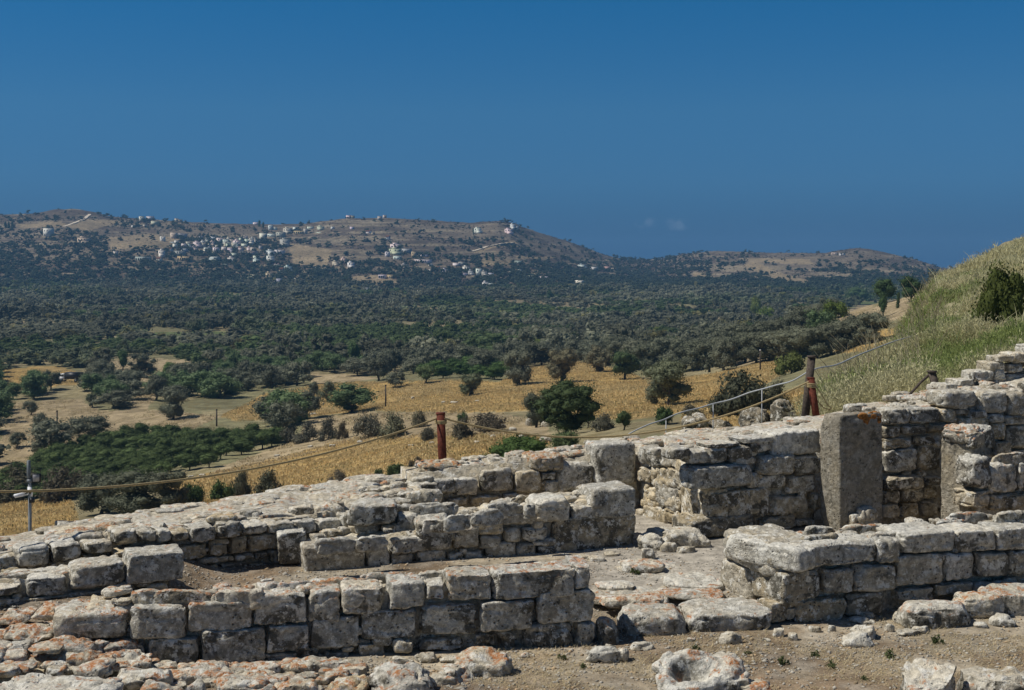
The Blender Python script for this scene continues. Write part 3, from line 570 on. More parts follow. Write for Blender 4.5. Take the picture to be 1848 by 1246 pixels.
w.auto(1866, 2190, [(2.0, 2.2), (2.2, 2.4), (2.4, 2.6)], (.25, .5), col=(.3, .1, .3))
w.scatter(26, (1.88, 2.6), (.06, .15), t=(.1, 1.1), u=(-.25, 1), col=(.3, .3, .4))
# ---- low blocks beside the second pillar
w = Wall('low_wall', 'short run of knobbly grey blocks leaning on the second pillar', 'wall', ((1752, 19.35), (2160, 20.9)), .6, 0, (1.08, 1.15), cut=(.2, 0))
w.face([(1752, 824, 1790, 882, {'p': 4, 'pr': .04}), (1787, 836, 1842, 890, {'p': 4.6}), (1841, 832, 1880, 890), (1756, 887, 1793, 920, {'col': OCH, 'p': 6}), (1792, 890, 1866, 922, {'col': OCH, 'p': 6})], dep=.5, col=(.12, .2, .5), amp=.026)
w.top([(1790, 806, 1850, 836, {'z': 1.15})], 1.15, h=.2); w.auto(1884, 2150, [(0, .35), (.36, .7), (.71, 1.12)], (.32, .6), col=(.4, .2, .5)); w.scatter(8, 1.08, (.06, .12), u=(.2, 1))
# ---- right front wall
w = Wall('corner_block_wall', 'low wall at the right of the court, pale corner block overhanging three grey courses', 'wall', ((1398, 14.62), (2160, 16.5)), 1.05, -.05, (.80, .86), cut=(.2, 0))
w.face([(1392, 986, 1449, 1034, {'p': 5, 'dep': 1.0, 'rz': .35, 'pr': .12}), (1446, 979, 1586, 1024, {'p': 5, 'dep': .5}), (1584, 971, 1629, 1019, {'p': 4.5, 'dep': .5}), (1627, 958, 1726, 1000, {'p': 6}), (1726, 956, 1798, 999, {'p': 8}), (1800, 951, 1880, 995, {'p': 8})], dep=.5, col=(.1, .3, .5))
w.face([(1408, 1031, 1487, 1088, {'p': 5}), (1489, 1026, 1545, 1072), (1544, 1020, 1619, 1070, {'p': 7}), (1620, 1001, 1705, 1059), (1706, 999, 1766, 1050), (1766, 997, 1823, 1042), (1823, 992, 1890, 1038)], dep=.4, col=(.35, .2, .5), p=5.5)
w.face([(1436, 1080, 1531, 1127, {'p': 4.5}), (1532, 1070, 1596, 1113, {'p': 4.5}), (1391, 1087, 1424, 1128), (1620, 1062, 1690, 1085), (1690, 1052, 1760, 1075)], dep=.36, col=(.65, .2, .5))
w.auto(1884, 2150, [(0, .26), (.27, .54), (.55, .86)], (.3, .6), col=(.3, .25, .5))
w.top([(1445, 942, 1508, 962), (1506, 936, 1600, 962, {'col': (.4, .8, .4)}), (1440, 958, 1520, 980, {'col': (.6, .5, .4)}), (1598, 934, 1680, 958), (1680, 930, 1760, 952, {'col': (.3, .7, .5)}), (1760, 928, 1848, 950, {'col': (.3, .8, .6)}), (1700, 918, 1790, 936, {'z': .95, 'col': (.1, .75, .6)}), (1786, 914, 1866, 940, {'z': .97, 'h': .3}), (1560, 954, 1640, 972)], .88, h=.22, col=(.2, .5, .4), p=3.6)
w.scatter(26, (.80, .9), (.06, .12), t=(.4, 1), col=(.45, .6, .4)); w.chinks(24, (.02, .98), (.05, .6), MIXD)
e = Wall('wall_end', 'sunlit squared end of the low right-hand wall facing the passage', 'wall', ((1300, 15.95), (1412, 14.66)), .5, 0, (.70, .74), cut=(.1, .2))
e.face([(1301, 964, 1402, 1030, {'p': 5, 'pr': .06, 'dep': .7, 'amp': .022}), (1301, 1015, 1358, 1075, {'p': 9}), (1356, 1024, 1412, 1090, {'p': 9}), (1304, 1070, 1360, 1090), (1360, 1088, 1410, 1112)], dep=.45, col=(.55, .15, .3))
# ---- terrace: the broad outer wall along the drop
FL = np.array([(-300, 14.6, .60), (-120, 14.9, .66), (640, 17.9, .74), (690, 18.9, .66), (735, 19.9, .74), (800, 20.05, .92), (1150, 21.0, 1.12), (1200, 20.3, 1.30), (1285, 19.0, 1.42), (1487, 19.9, 1.48), (1588, 20.9, 1.66), (1900, 21.8, 2.02), (2250, 22.9, 2.3)])
EL = np.array([(-300, 15.6, .55), (0, 16.5, .62), (520, 19.7, .66), (780, 20.9, .78), (1130, 22.4, 1.05), (1330, 22.0, 1.30), (1490, 22.1, 1.50), (1600, 22.8, 1.62), (1700, 23.2, 1.86), (1900, 24.0, 2.3), (2250, 25.2, 2.75)])
PX = np.concatenate((np.arange(-300, 2250, 3.2), [2250.])); TT = np.linspace(0, 1, 22)
fy, fz = np.interp(PX, FL[:, 0], FL[:, 1]), np.interp(PX, FL[:, 0], FL[:, 2]); ey, ez = np.interp(PX, EL[:, 0], EL[:, 1]), np.interp(PX, EL[:, 0], EL[:, 2])
fx, ex = (PX-CX)/F*fy, (PX-CX)/F*ey
X = fx[None]+(ex-fx)[None]*TT[:, None]; Y = fy[None]+(ey-fy)[None]*TT[:, None]; Z = fz[None]+(ez-fz)[None]*TT[:, None]
floor_ = sstep(500, 560, PX)*sstep(690, 640, PX)
Z = Z-.05-.10*floor_[None]*sstep(.8, .5, TT)[:, None]+.09*(fbm(X*2.2, Y*2.2, 0, 61, 4)-.5)+.05*np.round(vnoise(X*2.6, Y*2.6, 0, 62)*2)/2
nr, nc = X.shape; i = np.arange(nr-1)[:, None]*nc+np.arange(nc-1)[None]
V = np.stack((X, Y, Z), -1).reshape(-1, 3); Q = [np.stack((i, i+1, i+nc+1, i+nc), -1).reshape(-1, 4)]
for row, dy in ((nr-1, .0), (0, -.0)):
    b = V[row*nc:(row+1)*nc].copy(); b[:, 2] -= 2.2; s0 = len(V); V = np.concatenate((V, b)); j = np.arange(nc-1)
    q = np.stack((row*nc+j, row*nc+j+1, s0+j+1, s0+j), -1); Q.append(q if row else q[:, ::-1])
troot = thing('terrace_wall', 'broad rubble-topped outer wall along the drop to the valley, pale with rusty patches', 'wall', (0, 19, 0))
link('wall_top', mesh('wall_top', V-np.array((0, 19, 0)), np.concatenate(Q), None, M_CORE, True), (0, 0, 0), troot, 0, (.42, .58, .42, 1))
for k in range(96):
    t = random.random(); a = random.choice((random.uniform(.55, 1.0), random.uniform(0, 1)))
    px = -150+t*1990
    if 500 < px < 660 and a < .7: a = random.uniform(.75, 1)
    fyv, fzv, eyv, ezv = (np.interp(px, A[:, 0], A[:, c]) for A in (FL, EL) for c in (1, 2))
    y = fyv+(eyv-fyv)*a; q = random.uniform(.08, .26)
    stone('paving_slab', ((px-CX)/F*y, y, fzv+(ezv-fzv)*a-.03), (q*random.uniform(.9, 1.6), q*random.uniform(.6, 1), random.uniform(.03, .065)), random.uniform(.3, .9), troot, tuple(np.clip((random.uniform(.1, .6), random.uniform(.35, .9), random.uniform(.3, .6)), 0, 1)), p=4, amp=.014, jit=.12, n=9)
# ---- pillars
def pillar(name, label, px, Y0, wd, D, th, ztop, col, lid):
    x0 = (px-CX)/F*Y0; c, s_ = math.cos(th), math.sin(th)
    cx, cy = x0+wd/2*c-D/2*s_, Y0+wd/2*s_+D/2*c
    r = thing(name, label, 'pillar', (cx, cy, 0))
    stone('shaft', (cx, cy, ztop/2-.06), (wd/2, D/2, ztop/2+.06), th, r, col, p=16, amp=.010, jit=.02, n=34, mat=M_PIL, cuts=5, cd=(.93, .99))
    for dx, dy, dz, h, cc, p in lid:
        stone('crust' if p < 3.2 else 'footing_stone', (cx+dx*c-dy*s_, cy+dx*s_+dy*c, dz), h, th, r, cc, p=p, amp=.03 if p < 3.2 else .02, jit=.08, n=18, mat=M_CRUST if p == 2.8 else None)
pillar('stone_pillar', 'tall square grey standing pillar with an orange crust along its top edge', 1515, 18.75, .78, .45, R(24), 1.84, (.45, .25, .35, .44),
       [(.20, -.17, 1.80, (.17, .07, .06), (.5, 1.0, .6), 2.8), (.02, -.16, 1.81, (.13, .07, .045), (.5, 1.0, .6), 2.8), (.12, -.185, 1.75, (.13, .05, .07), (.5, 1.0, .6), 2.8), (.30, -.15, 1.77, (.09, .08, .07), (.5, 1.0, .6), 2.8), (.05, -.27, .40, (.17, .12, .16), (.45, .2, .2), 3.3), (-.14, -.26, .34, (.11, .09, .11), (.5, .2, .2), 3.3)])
pillar('weathered_pillar', 'shorter weathered pillar with rusty and black lichen on its broken head', 1752, 19.7, .46, .52, R(40), 1.40, (.5, .4, .4, .72),
       [(-.06, 0, 1.42, (.27, .27, .17), (.4, 1, .75), 3.0), (.33, -.02, 1.36, (.26, .22, .19), (.1, .25, 1), 3.1), (-.08, -.22, 1.36, (.2, .12, .13), (.4, .9, .6), 3.0)])
# ---- loose rocks and slabs
def rock(label, x0, y0, x1, y1, zg=0.0, dep=None, p=3.3, col=(.3, .5, .5), rz=None, name='rock', cat='rock', group=None, amp=None, hollow=0, sink=.25, jit=.1, val=.95):
    Yf = (CZ-zg)*F/(y1-HZ); wd = (x1-x0)*Yf/F; dep = dep or wd*.62; ang = (y1-HZ)/F
    h = max(.04, (y1-y0)*Yf/F-dep*ang*.85); Ym = Yf+dep/2
    hh = h*(1+sink)
    me = stone_mesh(wd/2, dep/2, hh/2, p=p, amp=amp or min(.03, wd*.05)*(.5 if name != 'rock' else 1), jit=jit, cuts=0 if hollow else 9 if name == 'rock' else 4, cd=(.62, .95) if name == 'rock' else (.85, .98), name=name, hollow=hollow, n=26 if hollow else None)
    o = link(name, me, (((x0+x1)/2-CX)/F*Yf*(1+.0), Ym, zg+h-hh/2), None, random.uniform(-.12, .12) if rz is None else rz, (*col, val))
    if hollow: o.rotation_euler.x = .26; o.location.z += .05
    return tag(o, label, cat, group)
rock('big pitted boulder with white and black lichen at the lower right corner', 1744, 1178, 1905, 1300, dep=.55, col=(.4, .5, .72), p=3.2)
rock('rounded lichen-spotted boulder left of the corner boulder at the lower right', 1622, 1185, 1758, 1300, dep=.5, col=(.3, .55, .7), p=3.2)
rock('hollowed white rock with a dark cavity in the brown court', 1190, 1186, 1378, 1264, dep=.66, col=(.12, .7, .55), p=3.2, hollow=.26, jit=.2, amp=.045)
rock('orange-crusted flat rock touching the hollowed rock', 1310, 1222, 1400, 1262, dep=.3, col=(.5, 1, .4))
rock('flat white rock lying at the right foot of the long front wall', 1053, 1164, 1140, 1196, col=(.1, .3, .4), dep=.22)
rock('small grey flat rock beside the flat white rock', 1136, 1156, 1184, 1176, col=(.4, .3, .5))
rock('dark upright rock with a yellow lichen spot at the end of the front wall', 1076, 1106, 1119, 1166, col=(.3, .6, .75), dep=.3, p=4)
rock('long step slab with a grey front edge across the passage', 1120, 1085, 1240, 1148, dep=.62, col=(.2, .7, .6), p=5, name='step_slab', cat='slab', jit=.05)
rock('pale step slab between the spotted step slab and the right wall', 1236, 1078, 1394, 1138, zg=.02, dep=.72, col=(.15, .5, .62), p=6, name='step_slab', cat='slab', rz=.08, jit=.04)
rock('orange lichen covered slab above the steps in the passage', 1084, 1070, 1204, 1098, zg=.13, dep=.3, col=(.5, 1.0, .4), name='slab', cat='slab', p=4)
rock('flat cracked slab in the middle of the passage floor', 1200, 1034, 1312, 1066, zg=.15, dep=.7, col=(.15, .5, .4), name='slab', cat='slab', p=4)
rock('thin slab with rusty front edge lying in the passage', 1122, 1006, 1206, 1036, zg=.16, dep=.4, col=(.3, .8, .4), name='slab', cat='slab')
rock('low pale slab near the left side of the passage', 1080, 1046, 1150, 1068, zg=.15, dep=.34, col=(.25, .6, .4), name='slab', cat='slab')
rock('rusty rimmed low slab near the right wall end', 1200, 1058, 1310, 1084, zg=.13, dep=.5, col=(.3, .85, .4), name='slab', cat='slab')
rock('flat seat-like stone at the foot of the cream rubble flank', 1164, 948, 1290, 990, zg=.15, dep=.5, col=(.4, .35, .4), p=4.5)
rock('dark squat stone left of the flat seat-like stone', 1154, 958, 1206, 996, zg=.15, dep=.4, col=(.3, .3, .7))
rock('small round stone before the middle wall end', 1154, 988, 1188, 1012, zg=.16, col=(.3, .2, .4))
for k, b in enumerate([(1086, 994, 1120, 1006), (1040, 998, 1078, 1010), (1058, 1000, 1100, 1016), (1192, 978, 1222, 998), (1216, 984, 1262, 1000)]):
    rock('small pale stone fallen at the foot of the walls beside the passage', *b, zg=.16, col=(.5, .3, .4), group='stones fallen in the passage')
rock('long spotted slab with an orange end tilted on the ground at the right', 1636, 1078, 1764, 1136, dep=.5, col=(.15, .75, .78), p=4.2, rz=.12, name='slab', cat='slab')
rock('rusty brown slab behind the long spotted slab', 1730, 1062, 1816, 1110, zg=.05, dep=.42, col=(.45, .95, .55), p=4, name='slab', cat='slab')
rock('squared pale slab at the right edge of the court', 1776, 1046, 1890, 1108, zg=.02, dep=.6, col=(.2, .75, .5), p=6, name='slab', cat='slab', jit=.03)
rock('domed cream stone against the foot of the right wall', 1600, 1056, 1690, 1100, zg=.04, dep=.36, col=(.75, .1, .3), p=2.8)
rock('small rust brown stone lying on the slabs at the right', 1694, 1048, 1742, 1076, zg=.12, dep=.2, col=(1, .9, .5), p=3)
rock('greenish grey round stone under the squared slab', 1794, 1104, 1838, 1132, zg=0, dep=.28, col=(.15, .2, .85), p=3)
rock('grey stone with dark face resting on gravel before the right wall', 1521, 1136, 1582, 1170, dep=.26, col=(.35, .2, .55), p=3.6)
rock('angular pale stone just behind the dark faced stone', 1543, 1124, 1596, 1154, dep=.26, col=(.3, .2, .4), p=3.8)
for b in [(1556, 1102, 1584, 1116), (1596, 1124, 1616, 1140), (1614, 1100, 1640, 1122), (1494, 1128, 1510, 1140), (1650, 1128, 1690, 1144), (1618, 1132, 1664, 1148), (1540, 1112, 1590, 1126), (1420, 1140, 1442, 1156), (1396, 1128, 1420, 1150), (1300, 1138, 1340, 1166), (1312, 1148, 1332, 1164), (1240, 1150, 1262, 1160), (1090, 1160, 1112, 1176), (1376, 1150, 1394, 1160), (1460, 1128, 1484, 1142), (1760, 1122, 1790, 1134)]:
    rock('small loose pale stone on the gravel at the foot of the right wall', *b, col=(.4, .4, .5), group='loose stones on the court', p=3.2)
# foreground left pile
rock('round lichen boulder with orange spots in front of the front wall', 660, 1188, 786, 1262, zg=.02, dep=.5, col=(.15, .72, .7), p=2.9)
rock('tan boulder with orange crust on its right side', 818, 1162, 936, 1224, dep=.45, col=(.6, .9, .35), p=2.7)
rock('white and orange low rock between two boulders', 770, 1194, 858, 1238, dep=.35, col=(.4, .8, .5))
rock('smooth ochre orange rock at the bottom edge', 580, 1210, 656, 1262, dep=.4, col=(.95, .8, .1), p=3)
rock('flat white boulder with orange veins at the left of the front wall', 62, 1138, 184, 1190, zg=.2, dep=.5, col=(.2, .85, .45), p=4)
rock('grey wedge rock cut by the left edge above the pile', -40, 1152, 42, 1190, zg=.24, dep=.4, col=(.1, .2, .6), p=4.5)
rock('broad pale rock with rusty seams in the left pile', 84, 1174, 252, 1216, zg=.12, dep=.55, col=(.3, .9, .4), p=4)
rock('large cracked white slab in the lower left corner', -30, 1206, 182, 1300, zg=.1, dep=.7, col=(.1, .55, .5), p=5)
rock('long white rock along the bottom edge left of centre', 190, 1200, 300, 1246, zg=.06, dep=.4, col=(.15, .7, .5), p=3.6)
rock('orange and white mottled rock beside the long white rock', 226, 1216, 330, 1290, zg=.0, dep=.4, col=(.4, 1, .5))
rock('white knobbly rock at the bottom edge', 312, 1220, 366, 1280, zg=.0, dep=.35, col=(.15, .75, .4))
rock('long grey and orange rock running under the front wall', 366, 1212, 500, 1270, zg=.0, dep=.4, col=(.3, .85, .6))
rock('low orange stained rock at the bottom edge right of the long grey one', 496, 1218, 584, 1270, zg=.0, dep=.35, col=(.6, .9, .35))
rock('rusty lichen rock above the flat white boulder', 40, 1150, 110, 1182, zg=.3, dep=.4, col=(.5, 1, .5))
rock('pale rock with orange top at the left end of the front wall', 40, 1082, 110, 1120, zg=.42, dep=.45, col=(.4, 1, .4))
rock('rounded rusty rock at the left edge', -30, 1090, 46, 1130, zg=.36, dep=.5, col=(.4, 1, .45))
rock('long flat lichen slab in the left pile', -20, 1122, 100, 1158, zg=.3, dep=.5, col=(.5, 1, .45), p=4)
rock('small grey rock between the left wall and the front wall', 104, 1078, 182, 1106, zg=.42, dep=.3, col=(.3, .8, .5))
for b in [(470, 1204, 498, 1226), (500, 1196, 540, 1216), (548, 1192, 580, 1212), (590, 1190, 630, 1212), (620, 1200, 664, 1222), (400, 1206, 430, 1226), (360, 1200, 398, 1220), (300, 1206, 340, 1228), (250, 1196, 290, 1214), (706, 1182, 740, 1200), (742, 1176, 790, 1196), (790, 1180, 826, 1196), (936, 1176, 956, 1188), (180, 1194, 230, 1212)]:
    rock('small stained stone fallen along the foot of the long front wall', *b, zg=.0, col=(.5, .75, .5), group='stones along the front wall', p=3.2)
rock('rusty rounded rock on the far left terrace beside the camera pole', 112, 950, 166, 966, zg=.66, dep=.3, col=(.5, 1, .5))
rock('tan and rust rounded rock on the terrace edge', 160, 938, 215, 962, zg=.66, dep=.35, col=(.6, .95, .4))
rock('warm brown flat-topped rock on the back left wall', 368, 922, 424, 944, zg=.74, dep=.35, col=(.95, .5, .3))
rock('pale long rock leaning on the back left wall', 212, 940, 306, 958, zg=.7, dep=.3, col=(.3, .75, .4))
# ruined footing outside the terrace
for lab, b in (('square tan block lying behind the terrace below the pipe rail', (1232, 748, 1262, 770)), ('pale tilted block behind the terrace near the pipe rail', (1254, 742, 1280, 758)), ('long broken wall stone left of the dark post', (1340, 730, 1404, 772)), ('dark topped broken wall stone at the foot of the dark post', (1396, 722, 1458, 768)), ('low grey stone behind the terrace wall', (1282, 754, 1330, 774))):
    x0, y0, x1, y1 = b; Yq = 25.0; zq = CZ-(y1-HZ)/F*Yq
    rock(lab, x0, y0, x1, y1, zg=zq, dep=.7, col=(.7, .35, .85), p=4, sink=2.0, val=.5)
# chips and straw on the court
def scatter_chips():
    base = np.array([(1, 0, 0), (-1, 0, 0), (0, 1, 0), (0, -1, 0), (0, 0, 1), (0, 0, -1)], float)
    tri = np.array([(0, 2, 4), (2, 1, 4), (1, 3, 4), (3, 0, 4), (2, 0, 5), (1, 2, 5), (3, 1, 5), (0, 3, 5)])
    N = 42000
    px = rng.uniform(-100, 1990, N); py = 960+rng.random(N)**.8*330
    Yg = 9600/(py-HZ); keep = (vnoise(px/F*Yg*2.2, Yg*2.2, 0, 91) > .36) | (rng.random(N) < .25); px, Yg = px[keep], Yg[keep]; N = len(px)
    x = (px-CX)/F*Yg; z = ground(px, Yg); s = .005+.021*rng.random(N)**3.5+.016*(rng.random(N) < .03)
    a = rng.uniform(0, 6.28, N); sc = np.stack((s*rng.uniform(.8, 1.6, N), s*rng.uniform(.6, 1.1, N), s*rng.uniform(.35, .8, N)), -1)
    v = base[None]*sc[:, None]*(1+rng.normal(0, .18, (N, 6, 1))); ca, sa = np.cos(a)[:, None], np.sin(a)[:, None]
    V = np.stack((v[..., 0]*ca-v[..., 1]*sa+x[:, None], v[..., 0]*sa+v[..., 1]*ca+Yg[:, None], v[..., 2]+z[:, None]+.003), -1).reshape(-1, 3)
    T = (tri[None]+np.arange(N)[:, None, None]*6).reshape(-1, 3)
    c = np.array((.62, .58, .49))*rng.uniform(.55, 1.15, (N, 1))*np.where(rng.random((N, 1)) < .25, np.array((1.05, .85, .62)), 1)
    o = link('gravel', mesh('gravel', V, None, T, M_STRAW, False, np.repeat(c, 6, 0))); tag(o, 'pale stone chips strewn over the brown court', None, kind='stuff')
    N = 30000; px = rng.uniform(850, 1990, N); py = 1090+rng.random(N)*200; Yg = 9600/(py-HZ)
    k = fbm(px/F*Yg*1.5, Yg*1.5, 0, 95, 3) > .45; px, Yg = px[k], Yg[k]; N = len(px); x = (px-CX)/F*Yg; z = ground(px, Yg)
    L = rng.uniform(.03, .10, N); a = rng.uniform(0, 6.28, N); up = rng.uniform(0.0, .6, N); wv = .0028
    dx, dy = np.cos(a)*L, np.sin(a)*L
    V = np.stack((np.stack((x-dy/L*wv, Yg+dx/L*wv, z+.004), -1), np.stack((x+dy/L*wv, Yg-dx/L*wv, z+.004), -1), np.stack((x+dx, Yg+dy, z+.006+L*up), -1)), 1).reshape(-1, 3)
    c = np.array((.58, .48, .29))*rng.uniform(.6, 1.25, (N, 1))
    o = link('straw', mesh('straw', V, None, np.arange(N*3).reshape(-1, 3), M_STRAW, False, np.repeat(c, 3, 0))); tag(o, 'dry straw lying on the brown court', None, kind='stuff')
scatter_chips()
# ------------------------------------------------------------------ plants
def ico(sub):
    t = (1+5**.5)/2
    V = [(-1, t, 0), (1, t, 0), (-1, -t, 0), (1, -t, 0), (0, -1, t), (0, 1, t), (0, -1, -t), (0, 1, -t), (t, 0, -1), (t, 0, 1), (-t, 0, -1), (-t, 0, 1)]
    T = [(0, 11, 5), (0, 5, 1), (0, 1, 7), (0, 7, 10), (0, 10, 11), (1, 5, 9), (5, 11, 4), (11, 10, 2), (10, 7, 6), (7, 1, 8), (3, 9, 4), (3, 4, 2), (3, 2, 6), (3, 6, 8), (3, 8, 9), (4, 9, 5), (2, 4, 11), (6, 2, 10), (8, 6, 7), (9, 8, 1)]
    V = [np.array(v)/np.linalg.norm(v) for v in V]
    for _ in range(sub):
        mid, N = {}, []
        def m(a, b):
            k = (min(a, b), max(a, b))
            if k not in mid: v = V[a]+V[b]; V.append(v/np.linalg.norm(v)); mid[k] = len(V)-1
            return mid[k]
        for a, b, c in T:
            x, y, z = m(a, b), m(b, c), m(c, a); N += [(a, x, z), (b, y, x), (c, z, y), (x, y, z)]
        T = N
    return np.array(V), np.array(T)
ICO = [ico(0), ico(1), ico(2)]
def crown(seed, lumps, leaves, size, kind='olive', sub=1, core=.78, lr=(.17, .26), sp=.30):
    """unit crown: one wide, one tall; leaf sprays around uneven lumps"""
    r = np.random.default_rng(seed)
    C, rad = [], []
    for k in range(lumps):
        for _ in range(30):
            p = r.uniform(-1, 1, 3)
            if np.linalg.norm(p) < 1 and not (kind == 'olive' and p[2] < -.2 and np.hypot(p[0], p[1]) < .25): break
        if kind == 'olive': q = np.array((p[0]*.36, p[1]*.36, .47+p[2]*.38)); rr = r.uniform(.10, .20)
        elif kind == 'dense': q = np.array((p[0]*sp, p[1]*sp, .50+p[2]*sp)); rr = r.uniform(*lr)
        elif kind == 'cypress': h = r.uniform(.08, .92); q = np.array((p[0]*.12, p[1]*.12, h)); rr = (.36*(1-h)**.7+.10)
        else: q = np.array((p[0]*.38, p[1]*.38, .08+abs(p[2])*.52*(1-.5*np.hypot(p[0], p[1])))); rr = r.uniform(.10, .21)
        C.append(q); rad.append(rr)
    C, rad = np.array(C), np.array(rad)
    Vs, Ts, n = [], [], 0
    sv, st = ICO[sub]
    for q, rr in zip(C, rad):
        d = rr*core*(1+r.normal(0, .10, (len(sv), 1)))
        v = sv*d*np.array((1, 1, .85))
        if kind == 'cypress': v = v*np.array((.8, .8, .5))
        Vs.append(v+q); Ts.append(st+n); n += len(sv)
    w = rad**2/np.sum(rad**2); li = r.choice(len(C), leaves, p=w)
    d = r.normal(0, 1, (leaves, 3)); d[:, 2] += .15; d /= np.linalg.norm(d, axis=1)[:, None]
    rr = rad[li][:, None]*(.72+.75*r.random((leaves, 1))**1.8)
    off = d*rr*np.array((1, 1, .85)) if kind != 'cypress' else d*rr*np.array((.8, .8, .6))
    P = C[li]+off; P[:, 2] = np.maximum(P[:, 2], .01)
    nn = d+r.normal(0, .55, (leaves, 3)); nn /= np.linalg.norm(nn, axis=1)[:, None]
    a = np.cross(nn, r.normal(0, 1, (leaves, 3))); a /= np.linalg.norm(a, axis=1)[:, None]; b = np.cross(nn, a)
    s = size*r.uniform(.6, 1.5, (leaves, 1)); s2 = s*r.uniform(.35, .75, (leaves, 1))
    LV = np.stack((P-a*s, P+b*s2-a*s*.1, P+a*s, P-b*s2+a*s*.2), 1)
    V = np.concatenate(Vs+[LV.reshape(-1, 3)]); V[:, 2] = np.maximum(V[:, 2], 0)
    m = np.array((np.ptp(V[:, 0]), np.ptp(V[:, 1]), V[:, 2].max())); V = (V-np.array((V[:, 0].mean(), V[:, 1].mean(), 0)))/m
    return V, (np.arange(leaves*4).reshape(-1, 4)+n), np.concatenate(Ts)
def trunk_mesh(seed, name='trunk'):
    r = np.random.default_rng(seed); m = MB(); b = np.array((0, 0, -.06)); k = np.array((r.uniform(-.05, .05), r.uniform(-.05, .05), .22))
    m.tube([b, b+(k-b)*.5+r.normal(0, .012, 3), k], [.060, .043, .038], 7)
    for q in range(4):
        a = q*1.57+r.uniform(-.5, .5); e = k+np.array((math.cos(a)*.24, math.sin(a)*.24, r.uniform(.25, .42))); c = k+(e-k)*.5+r.normal(0, .02, 3)
        m.tube([k-(0, 0, .02), c, e], [.030, .020, .008], 5)
    return m.me(name, M_BARK, True)
TRUNKS = [trunk_mesh(50+k) for k in range(4)]
def cmesh(nm, mat, *a, **k):
    V, Q, T = crown(*a, **k); return mesh(nm, V, Q, T, mat)
CR = {'olive': [cmesh('crown', M_OLV, 100+k, 19, 3000, .023, 'olive', core=.66) for k in range(7)],
      'dense': [cmesh('crown', M_GRN, 130+k, 18, 2800, .022, 'dense', core=.7) for k in range(5)],
      'shrub': [cmesh('foliage', M_SHR, 150+k, 16, 2400, .026, 'shrub', core=.5) for k in range(5)],
      'green': [cmesh('foliage', M_GRN, 170+k, 12, 1800, .028, 'shrub', core=.7) for k in range(4)],
      'cypress': [cmesh('crown', M_GRN, 190+k, 12, 900, .05, 'cypress') for k in range(2)]}
BIG = {'dense': cmesh('crown', M_GRN, 201, 70, 14000, .013, 'dense', sub=1, core=.72, lr=(.08, .16), sp=.37), 'green': cmesh('foliage', M_GRN, 202, 24, 5200, .017, 'shrub', sub=2, core=.7), 'olive': cmesh('crown', M_OLV, 203, 28, 6500, .017, 'olive', sub=2, core=.66)}
placed = []                                          # (x, y, radius) of what already stands
NAMES = {'olive': ('olive_tree', 'olive tree'), 'dense': ('evergreen_tree', 'tree'), 'shrub': ('scrub_bush', 'bush'), 'green': ('green_bush', 'bush'), 'cypress': ('cypress_tree', 'cypress')}
def plant(kind, base, wd, ht, label, group=None, big=False, tint=None):
    nm, cat = NAMES[kind]
    r = thing(nm, label, cat, base, group, random.uniform(0, 6.28))
    tall = kind in ('olive', 'dense', 'cypress')
    lift = random.uniform(.0, .07)*ht if kind == 'olive' else .05*ht if kind == 'dense' else 0
    t = tint or (1, 1, 1); v = random.uniform(.85, 1.15)
    col = (t[0]*v, t[1]*v, t[2]*v, 1)
    me = BIG[kind] if big and kind in BIG else random.choice(CR[kind])
    link('crown' if tall else 'foliage', me, (0, 0, lift-.04*ht), r, random.uniform(0, 6.28), col, (wd, wd*random.uniform(.85, 1.1), ht-lift))
    if tall: link('trunk', random.choice(TRUNKS), (0, 0, 0), r, random.uniform(0, 6.28), None, (min(wd, ht*.9), min(wd, ht*.9), ht*.75))
    else:
        link('stem', random.choice(TRUNKS), (0, 0, 0), r, 0, None, (wd*.6, wd*.6, ht*.7))
    placed.append((base[0], base[1], wd*.5)); return r
def at(px, by, w, h, kind, label, group=None, big=False, tint=None, ymin=30.):
    b = ground_at(px, by, ymin); s = b[1]/F
    return plant(kind, b, w*s, h*s*1.04, label, group, big, tint)
GT = (1.0, 1.05, .9); DG = (.8, .9, .8); YG = (1.9, 1.75, .8); BR = (1.05, .92, .8)
